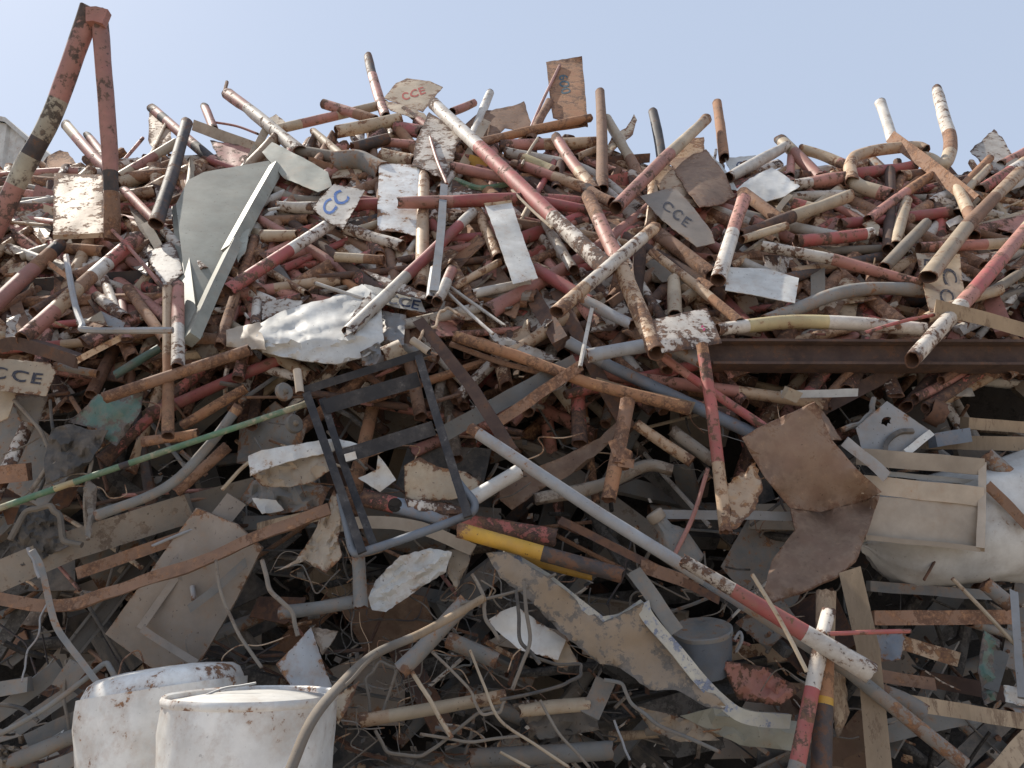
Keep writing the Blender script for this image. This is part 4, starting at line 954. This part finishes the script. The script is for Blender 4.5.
# centre right
PP([(628, 400), (608, 500)], 15, 'U70O30', -.16, 'rusty scaffold pipe with a clamp and open lower end in the centre')
mb = MB(); tube(mb, to3([(624, 452), (620, 466)], -.16), .04, 'U', seg=12, hollow=False); profile_sweep(mb, to3([(612, 440), (618, 456)], -.2), PROF['box'](.035, .03), 'U'); profile_sweep(mb, to3([(618, 462), (634, 464)], -.2), PROF['box'](.035, .03), 'U')
k_ = mb.build('scaffold_clamp'); fix_parent(k_, [r[0] for r in REG if r[8] and r[8].startswith('rusty scaffold pipe')][0])
bar([(596, 384), (640, 396), (692, 408)], 13, 'H', -.08, t=.03, name='wooden_plank')
sheet([(500, 480), (560, 458), (600, 438), (626, 412), (612, 440), (580, 470), (540, 490), (512, 510), (500, 500)], 'C', -.02, crumple=.03, freq=.02, label='dark brown curved sheet behind the long grey-white pipe')
PP([(636, 424), (692, 462)], 12, 't', -.02)
PP([(672, 430), (684, 440), (714, 462)], 14, 'D', .0, wob=.12)
PP([(535, 500), (600, 486), (645, 466), (672, 470)], 13, 'D', .0, hollow=False, wob=.3, name='wooden_branch', noun='branch', cat='branch', label='gnarled wooden branch behind the rusty scaffold pipe', group='broken wood in the heap')
bar([(660, 514), (806, 516)], 9, 'G', -.06, t=.03)
rod([(708, 468), (694, 514), (674, 556)], 4.6, 'P', -.16, 'thin pink rod hanging left of the post with torn plate')
t = empty('sign_post', P(727, 533, -.3))
p3 = to3([(702, 345), (712, 410), (726, 532)], -.3); mb = MB(); tube(mb, p3, .0245, 'O6r60t34', seg=14, seed=5); mb.build('post', t)
sheet([(722, 486), (738, 476), (756, 462), (763, 490), (752, 512), (730, 534)], 't', -.3, crumple=.05, jag=1.8, name='torn_plate', parent=t)
reg(t, 720, 450, 'red', 'post', '', 190, 14, 'slim red and rusty sign post with a torn rusty plate at its foot', 'sign post')
# bottle
t = empty('plastic_bottle', P(690, 570, -.1)); c0 = P(692, 566, -.06); ax = (P(653, 512, -.12)-c0)
L_ = ax.length
mb = MB(); lathe(mb, [(.05, 0), (.062, .01), (.064, L_*.45), (.05, L_*.58), (.03, L_*.68), (.026, L_*.9)], c0, ax, 'g', seg=28, dents=.006); mb.build('body', t)
mb = MB(); lathe(mb, [(.032, L_*.84), (.036, L_*.86), (.036, L_*.98), (.030, L_), (.012, L_*.985)], c0, ax, 'E', seg=24); mb.build('cap', t)
reg(t, 675, 540, 'grey', 'bottle', '', 70, 30, 'dusty discarded plastic bottle with a cream cap left of the thin pink rod', 'bottle')
# folded brown sheet
t = empty('folded_sheet', P(780, 600, -.2))
sheet([(742, 438), (758, 428), (815, 402), (832, 440), (858, 470), (882, 492), (862, 502), (820, 512), (790, 508), (765, 478)], 'C', [-.3, -.3, -.34, -.3, -.28, -.22, -.12, -.1, -.14, -.25], crumple=.03, freq=.01, ridge=.0, fold=0, jag=.3, thick=.01, name='panel', parent=t)
sheet([(815, 402), (824, 412), (842, 440), (832, 440)], 'C', [-.34, -.2, -.2, -.3], crumple=.0, name='flange', parent=t)
sheet([(790, 508), (820, 512), (862, 502), (880, 494), (868, 530), (856, 560), (838, 576), (806, 590), (772, 602), (764, 590), (772, 560), (795, 530)], 'C', [-.14, -.1, -.12, -.2, -.26, -.3, -.3, -.32, -.32, -.3, -.26, -.18], crumple=.07, freq=.018, ridge=.3, fold=0, jag=.5, thick=.01, name='folded_flap', parent=t)
reg(t, 815, 480, 'brown', 'sheet', '', 200, 120, 'folded brown rusty sheet with a drooping lower flap right of the sign post', 'metal sheet')
# drawer panel
t = empty('drawer_panel', P(920, 545, -.2))
sheet([(872, 496), (984, 504), (980, 547), (866, 537)], 'E', -.14, fold=0, lip=0, crumple=.008, jag=.1, thick=.006, name='panel', parent=t, tilt=(0, .05))
bar([(886, 474), (976, 482)], 5, 'V', -.10, t=.02, name='inner_strip', parent=t, cap=0)
bar([(862, 484), (984, 497)], 19, 'E', -.17, t=.035, prof='C', name='ridge', parent=t, cap=0)
bar([(856, 456), (985, 467)], 17, 'E', -.17, t=.035, prof='C', name='ridge', parent=t, cap=0)
bar([(983, 462), (980, 547)], 7, 'E', -.17, t=.04, name='side_flange', parent=t, cap=0)
bar([(866, 537), (980, 549)], 5, 'E', -.16, t=.03, name='side_flange', parent=t, cap=0)
reg(t, 925, 500, 'beige', 'drawer panel', '', 130, 90, 'beige ribbed drawer panel in front of the white round tank', 'drawer panel')
bar([(843, 440), (866, 458), (888, 478)], 11, 'G', -.24, t=.01, label='slotted light grey bracket between the folded brown sheet and drawer panel', name='metal_bracket', cat='bracket', noun='bracket')
# bored bracket
t = empty('speaker_housing', P(895, 455, -.1))
sheet([(856, 428), (887, 401), (932, 432), (922, 444), (905, 453), (880, 462), (862, 450)], 'G', -.14, crumple=.005, jag=.2, name='panel', parent=t, fold=0, lip=0, holes=[(886, 421, 4.2)], tilt=(0, .1), step=3)
p3 = catmull(to3([(885, 452), (888, 440), (900, 431), (914, 430)], -.16), 5); mb = MB(); profile_sweep(mb, p3, PROF['box'](.018, .016), 'Z'); mb.build('round_slot', t)
bar([(932, 432), (906, 452)], 7, 'V', -.17, t=.02, name='side_flange', parent=t, cap=0)
reg(t, 890, 430, 'grey', 'bracket', '', 70, 50, 'grey cut-out housing plate with a small hole above the drawer panel', 'metal bracket')
bar([(784, 394), (858, 393)], 8, 'V', -.06, t=.02)
bar([(785, 392), (800, 398)], 12, 'T', -.08, t=.02)
cable([(874, 398), (872, 412), (860, 424), (842, 430)], 7, 'g', -.1)
PP([(930, 410), (943, 416)], 24, 'B', .0)
bar([(936, 440), (972, 434)], 14, 'L', -.06, t=.05)
bar([(925, 442), (1030, 444)], 14, 'H', .02, t=.05, name='wooden_plank', label='long weathered wooden plank above the white round tank')
bar([(968, 423), (1030, 428)], 12, 'H', .06, t=.05)
sheet([(912, 387), (940, 386), (972, 388), (975, 396), (950, 396), (934, 400), (915, 396)], 'V', .3, crumple=.03)
PP([(1010, 478), (985, 455)], 20, 'g', -.06, wob=.02)
bar([(780, 430), (850, 394), (900, 368)], 14, 'B', .05, t=.05, curve=False)
# white tank
t = empty('round_tank', P(960, 580, .1)); c0 = P(864, 543, .12); c1 = P(1050, 512, .12); ax = (c1-c0); L_ = ax.length
mb = MB(); R_ = 50*depth_of(c1)/F
pr = [(R_*.05, -.02)] + [(R_*math.sin(math.pi/2*min(1, (i+.6)/5)), L_*.30*(1-math.cos(math.pi/2*min(1, (i+.6)/5)))) for i in range(5)] + [(R_*(1.05+.22*k/7), L_*(.34+.66*k/7)) for k in range(8)]
lathe(mb, pr, c0, ax, 'f', seg=60, dents=.03); mb.build('shell', t)
cable_p = to3([(942, 548), (932, 566), (924, 580)], -.02); 
mb = MB(); tube(mb, cable_p, .006, 'B', hollow=False, seg=6); mb.build('seam', t)
reg(t, 960, 540, 'white', 'tank', '', 160, 100, 'dented white round tank lying behind the beige drawer panel', 'tank')
bar([(988, 486), (1030, 528)], 10, 'U', -.16, t=.03)
PP([(985, 583), (1012, 606)], 15, 'g', -.1, 'dusty grey open pipe end right of the thin tan rod')
rod([(952, 578), (1022, 652)], 4, 'T', -.18)
bar([(874, 618), (1018, 617)], 14, 'U', -.02, t=.06, label='level brown rusty bar below the white round tank')
bar([(870, 586), (1000, 596)], 10, 'g', .1, t=.04)
bar([(850, 570), (868, 650), (880, 775)], 22, 'H', -.34, t=.03, name='wooden_post', cat='timber', noun='timber', label='tall flat timber post standing in the lower right', curve=False)
PP([(826, 592), (824, 680), (821, 776)], 19, 'H35O25Y4K36', -.38, 'upright rusty orange and black post in the lower right', curve=False)
PP([(820, 650), (812, 690), (795, 776)], 15, 'w32R58g10', -.42, 'white and red pipe standing left of the rusty orange post', curve=False)
PP([(829, 610), (822, 636)], 14, 'W', -.44)
rod([(828, 634), (911, 631)], 4.6, 'R', -.47, 'thin red rod sticking out right from the pole in the lower right')
rod([(752, 574), (780, 620), (807, 672)], 4.2, 'T', -.54, 'thin tan rod crossing over the red and white pole')
sheet([(832, 640), (842, 650), (850, 712), (838, 738), (832, 700)], 'H', -.3, crumple=.02, jag=1.5, thick=.015)
PP([(878, 692), (900, 700), (924, 714)], 20, 'g', -.26, 'thick dusty grey pipe with a broken open end right of the timber post')
bar([(905, 702), (1030, 722)], 15, 'H', -.18, t=.05, name='wooden_plank', label='tan timber lying level at the lower right edge')
bar([(870, 674), (935, 684)], 12, 'U', -.1, t=.04)
bar([(996, 775), (1030, 738)], 18, 'H', -.3, t=.04)
bar([(990, 690), (1002, 650)], 14, 'g', .0, t=.04)
bar([(1014, 592), (1022, 700)], 7, 'G', -.2, t=.03)
sheet([(1004, 685), (1030, 690), (1030, 708), (1006, 702)], 'V', -.14)
sheet([(870, 632), (906, 634), (900, 660), (880, 662)], 'L', .0)
sheet([(730, 704), (780, 720), (830, 724), (800, 752), (740, 745), (680, 716)], 'S', -.1, crumple=.05, label='dusty grey green sheet below the rim of the vehicle panel')
sheet([(720, 660), (770, 668), (800, 690), (780, 706), (738, 700)], 'P', -.06, crumple=.05, freq=.04, label='crumpled dark red cloth right of the grey bucket')
bar([(590, 714), (606, 680)], 20, 'g', -.12, t=.06, prof='C')
cable([(604, 680), (622, 684), (632, 704), (660, 726), (720, 752)], 5, 'g', -.18)
cable([(614, 720), (622, 740), (630, 760)], 3.5, 'G', -.14)
sheet([(636, 706), (690, 720), (720, 740), (680, 742), (650, 730)], 'v', -.06, crumple=.05)
PP([(520, 710), (590, 704)], 14, 'T', -.1)
sheet([(512, 704), (590, 700), (600, 730), (540, 740)], 'D', .0, crumple=.08)
PP([(470, 758), (612, 750)], 18, 'g', -.08)
bar([(880, 636), (960, 660)], 14, 't', .05, t=.05)
sheet([(984, 630), (1000, 640), (996, 700), (985, 705), (978, 670)], 'A', .0, crumple=.06)
bar([(560, 520), (720, 600)], 8, 'B', -.1, t=.03)
bar([(640, 566), (700, 586)], 13, 'U', -.1, t=.04)
PP([(690, 575), (730, 590)], 10, 'w', -.2)
CRUSH[0] = 0.3
# ================================================================ THE REST OF THE TANGLE
rf = random.Random(11)
stuff = MB(); nstuff = 0
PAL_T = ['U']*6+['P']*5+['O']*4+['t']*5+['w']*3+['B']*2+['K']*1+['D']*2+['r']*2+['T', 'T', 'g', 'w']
PAL_L = ['D']*4+['g']*9+['B']*3+['U']*2+['H']*1+['Z']*3+['k']*9+['t', 'K', 'K']  # darker mix, with gap shade painted into the lower filler
def rbands(top):
    pal = PAL_T if top else PAL_L
    a = rf.choice(pal)
    if top and rf.random() < .32:
        return rf.choice(['R', 'P', 'r', 'P'])+'%d' % rf.randint(25, 75)+rf.choice(['w', 'W', 't', 'T'])+'%d' % rf.randint(25, 75)
    return a
jobs = []
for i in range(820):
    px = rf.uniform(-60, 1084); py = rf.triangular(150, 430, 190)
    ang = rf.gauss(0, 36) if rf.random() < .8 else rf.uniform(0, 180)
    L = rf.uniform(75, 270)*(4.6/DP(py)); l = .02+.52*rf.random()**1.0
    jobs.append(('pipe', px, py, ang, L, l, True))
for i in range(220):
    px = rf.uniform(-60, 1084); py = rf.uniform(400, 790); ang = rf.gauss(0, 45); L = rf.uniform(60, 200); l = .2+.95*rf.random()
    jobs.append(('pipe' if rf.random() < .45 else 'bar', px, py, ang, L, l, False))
for i in range(400):
    jobs.append(('plate', rf.uniform(-40, 1064), rf.triangular(160, 400, 210), rf.uniform(0, 180), rf.uniform(14, 42), .0+.4*rf.random(), True))
for i in range(130):
    jobs.append(('plate', rf.uniform(-40, 1064), rf.uniform(390, 780), rf.uniform(0, 180), rf.uniform(18, 78), .18+.9*rf.random(), False))
for i in range(45):
    jobs.append(('cable', rf.uniform(-20, 1040), rf.uniform(380, 770), rf.uniform(0, 180), rf.uniform(50, 140), .05+.4*rf.random(), False))
for i in range(110):
    jobs.append(('rod', rf.uniform(-20, 1040), rf.uniform(170, 700), rf.gauss(0, 50), rf.uniform(30, 110), .0+.35*rf.random(), rf.random() < .6))
jobs.sort(key=lambda j: j[5])
cnt = {'pipe': len([r for r in REG if r[0].name.startswith('scrap_pipe')]), 'bar': 110, 'plate': 60, 'cable': 30, 'rod': 30}
for kind, px, py, ang, L, l, top in jobs:
    deep = l > .42
    dx, dy = math.cos(math.radians(ang))*L/2, math.sin(math.radians(ang))*L/2
    a, b = (px-dx, py-dy), (px+dx, py+dy)
    lim = min(a[1]-SKY(a[0]), b[1]-SKY(b[0]))
    DARK = ((500, 390, 725, 560), (720, 362, 1024, 425), (0, 590, 100, 700), (340, 620, 640, 768), (860, 560, 1024, 680), (470, 350, 640, 420))
    if any(x0 < px < x1 and y0 < py < y1 for x0, y0, x1, y1 in DARK):
        l += .35
        if px > 715 and py < 430 and rf.random() < .6: continue
    up_ = -18 if rf.random() < .14 else -5
    if lim < up_:
        s = up_-lim; a = (a[0], a[1]+s); b = (b[0], b[1]+s); px, py = (a[0]+b[0])/2, (a[1]+b[1])/2
    # keep the cleared view in front of the deep hollows
    vis = 0 < px < 1024 and 100 < py < 768
    indiv = cnt[kind] < 292 and vis
    dl = rf.uniform(-.22, .22); la, lb = max(0.02, l+dl), max(0.02, l-dl)
    if kind == 'pipe':
        w_ = rf.uniform(7, 13) if top else rf.uniform(6, 16); bd = rbands(top); sp = rf.random() < .26
        pts = [a, (px+rf.uniform(-18, 18), py+rf.uniform(-14, 16)), b] if sp else [a, b]
        ls = [la, (la+lb)/2, lb] if sp else [la, lb]
        if indiv: pipe(pts, w_, bd, ls); cnt[kind] += 1
        else:
            p3 = to3(pts, ls); tube(stuff, catmull(p3, 5) if sp else p3, pxr(w_, p3), bd, seg=9, seed=int(px*7), straight_n=4); nstuff += 1
    elif kind == 'bar':
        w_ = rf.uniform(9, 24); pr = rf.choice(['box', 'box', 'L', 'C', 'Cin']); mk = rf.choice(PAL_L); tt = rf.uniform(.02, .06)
        if indiv: bar([a, b], w_, mk, [la, lb], t=tt, prof=pr, roll=rf.uniform(-.6, .6)); cnt[kind] += 1
        else: bar([a, b], w_, mk, [la, lb], t=tt, prof=pr, roll=rf.uniform(-.6, .6), mb=stuff)
    elif kind == 'plate':
        n = rf.choice([3, 4, 4, 5]); pts = []
        a0 = rf.uniform(0, 6.28); ys = rf.uniform(.5, 1)
        for k in range(n):
            an = a0+2*math.pi*k/n+rf.uniform(-.35, .35); pts.append((px+math.cos(an)*L*rf.uniform(.6, 1), py+math.sin(an)*L*ys*rf.uniform(.6, 1)))
        if min(p[1]-SKY(p[0]) for p in pts) < 0: continue
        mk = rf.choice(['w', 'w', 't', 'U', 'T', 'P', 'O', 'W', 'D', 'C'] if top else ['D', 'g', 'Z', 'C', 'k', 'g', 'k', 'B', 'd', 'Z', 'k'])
        if indiv:
            sheet(pts, mk, max(l, .08), crumple=rf.choice([.02, .05, .1]), freq=.04, tilt=(rf.uniform(-.5, .5), rf.uniform(-.3, .5)), step=max(5, L/4)); cnt[kind] += 1
        else:
            P3 = [P(x, y, l) for x, y in pts]; sh = Vector((rf.uniform(-.1, .1), -.004, .003))
            stuff.add(P3+[p+Vector((0, .004, -.003)) for p in P3], [list(range(n))[::-1], [k+n for k in range(n)]]+[[k, (k+1) % n, (k+1) % n+n, k+n] for k in range(n)], mk, smooth=False)
    elif kind == 'cable':
        pts = [a, (px+rf.uniform(-25, 25), py+rf.uniform(-10, 30)), (px+rf.uniform(-15, 25)+dx*.5, py+rf.uniform(-10, 30)+dy*.5), b]
        if indiv: cable(pts, rf.uniform(1.6, 3.2), rf.choice('ZHDgK'), l); cnt[kind] += 1
    else:
        if indiv: rod([a, b], rf.uniform(2.5, 5), rf.choice('UPTgBwO' if top else 'gDBUZ'), [la, lb]); cnt[kind] += 1
for i in range(3600):
    px = rf.uniform(-60, 1084); py = rf.uniform(165, 790) if rf.random() < .7 else rf.uniform(560, 790); l = rf.uniform(.0, .5) if py < 400 else rf.uniform(.1, 1.1)
    if py < SKY(px)+8 or (rf.random() < .5) or (px > 715 and 365 < py < 425): continue
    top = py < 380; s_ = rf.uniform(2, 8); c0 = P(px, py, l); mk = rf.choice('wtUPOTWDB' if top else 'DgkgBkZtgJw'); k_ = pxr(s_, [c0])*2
    if rf.random() < .6:
        n = rf.choice([3, 4, 5]); ax = Vector((rf.gauss(0, 1), rf.gauss(0, 1), rf.gauss(0, 1))).normalized(); u = ax.orthogonal().normalized(); v = ax.cross(u)
        pv = [c0+(u*math.cos(6.283*q/n)+v*math.sin(6.283*q/n))*k_*rf.uniform(.4, 1) for q in range(n)]
        stuff.add(pv+[p-ax*.003 for p in pv], [list(range(n)), [q+n for q in range(n)][::-1]]+[[q, (q+1) % n, (q+1) % n+n, q+n][::-1] for q in range(n)], mk, smooth=False)
    else:
        d_ = Vector((rf.gauss(0, 1), rf.gauss(0, .5), rf.gauss(0, .6))).normalized()*k_*rf.uniform(2, 7)
        tube(stuff, [c0-d_/2, c0+d_/2+Vector((0, 0, rf.uniform(-.03, .03)))], rf.uniform(.003, .012), mk, seg=5, hollow=False, dent=False, straight_n=2, bend=.06, seed=i)
so = stuff.build('tangled_scrap', origin=Vector((0, 0, 0))); so['kind'] = 'stuff'; so['label'] = 'dense tangle of pipes, bars and sheet scraps filling the inside of the heap'
wires = MB()
for i in range(150):
    px, py = (rf.uniform(330, 620), rf.uniform(580, 768)) if i < 90 else (rf.uniform(0, 1024), rf.uniform(380, 768))
    q = []; a = rf.uniform(0, 6.28); l = rf.uniform(-.12, .25)
    for k in range(rf.randint(4, 7)):
        q.append(P(px, py, l)); px += math.cos(a)*rf.uniform(10, 26); py += math.sin(a)*rf.uniform(8, 20)+2; a += rf.gauss(0, .8); l += rf.uniform(-.04, .04)
    tube(wires, catmull(q, 4), rf.uniform(.0012, .0034), rf.choice('kZDgUt'), seg=5, hollow=False, dent=False, wob=0, seed=i)
wo = wires.build('tangled_wire', origin=Vector((0, 0, 0))); wo['kind'] = 'stuff'; wo['label'] = 'thin tangled wires strewn through the lower part of the heap'
# ================================================================ LABELS
LM = [('the two-legged bent frame', 75, 100), ('the square rusty tan plate', 78, 205), ('the large folded grey sheet', 225, 240), ('the blue lettered plate', 338, 207),
      ('the tilted red lettered plate', 413, 97), ('the upright white rust-edged plate', 400, 197), ('the brown numbered plate', 568, 92), ('the narrow hanging white plate', 512, 240),
      ('the dark brown curled plate', 705, 185), ('the grey diamond lettered plate', 680, 218), ('the white plate right of centre', 762, 285), ('the curled pipe loop', 870, 165),
      ('the diamond flaked plate', 998, 155), ('the plate lettered sideways', 942, 280), ('the long steel beam', 880, 350), ('the pale yellow pipe', 830, 325),
      ('the L-shaped grey rod', 80, 300), ('the black lettered cream plate', 25, 375), ('the crumpled white sheet', 310, 332), ('the black metal frame', 385, 450),
      ('the green pole', 150, 460), ('the teal torn sheet', 110, 420), ('the long curved rusty strip', 160, 575), ('the grey door panel', 190, 600),
      ('the leaning white drum', 130, 720), ('the upright white drum', 250, 730), ('the grey triangular plate', 305, 665), ('the thick rusty bent hose', 380, 650),
      ('the yellow pipe', 510, 545), ('the long grey-white pipe', 600, 510), ('the brown folded fender', 610, 630), ('the grey bucket', 705, 640),
      ('the discarded plastic bottle', 675, 540), ('the post with torn plate', 720, 450), ('the folded brown sheet', 815, 480), ('the beige drawer panel', 930, 500),
      ('the white round tank', 960, 540), ('the red and white pole', 800, 630), ('the tall timber post', 865, 670), ('the yellow and black post', 824, 690),
      ('the grey bored bracket', 890, 430), ('the open pipe stub', 675, 295), ('the rusty striped plate', 685, 330), ('the white scrap panel', 775, 182), ('the beige torn cloth', 310, 540)]
used = set()
def rel(dx, dy, dist):
    if dist < 16: return 'beside'
    far = '' if dist < 60 else ('')
    if abs(dx) > 2.2*abs(dy): return 'left of' if dx < 0 else 'right of'
    if abs(dy) > 2.2*abs(dx): return 'above' if dy < 0 else 'below'
    return ('above left of' if dx < 0 else 'above right of') if dy < 0 else ('below left of' if dx < 0 else 'below right of')
REG.sort(key=lambda r: 0 if r[8] else 1)
for r in REG:
    o, cx, cy, cw, noun, post, span, wpx, label = r
    if label:
        used.add(label); o['label'] = label; continue
    size = 'tiny' if span < 22 else 'short' if span < 55 else 'long' if span > 150 else 'very long' if span > 260 else ''
    thick = 'thick' if wpx > 14.5 else 'slim' if wpx < 8.5 else ''
    lms = sorted(LM, key=lambda m: math.dist((cx, cy), (m[1], m[2])))
    cands = []
    for lm in lms[:7]:
        dx, dy = cx-lm[1], cy-lm[2]; R = rel(dx, dy, math.hypot(dx, dy)); nm = lm[0]
        near = 'just ' if 16 < math.hypot(dx, dy) < 45 and R != 'beside' else ''
        cands.append(f'{size} {cw} {noun} {post} {near}{R} {nm}')
        cands.append(f'{size} {thick} {cw} {noun} {post} {near}{R} {nm}')
    for a in range(3):
        for b in range(a+1, 4):
            A, B = lms[a][0], lms[b][0]
            cands.append(f'{size} {cw} {noun} {post} between {A} and {B}')
    ok = None
    for c in cands:
        c = ' '.join(c.split())
        n_ = len(c.split())
        if n_ > 16: c = ' '.join(x for x in c.split() if x not in ('lying', 'steeply'))
        if c not in used and 4 <= len(c.split()) <= 16: ok = c; break
    if not ok: ok = f'{cw} {noun} {post} near {lms[0][0]}'
    ok = ' '.join(ok.split()); used.add(ok); o['label'] = ok
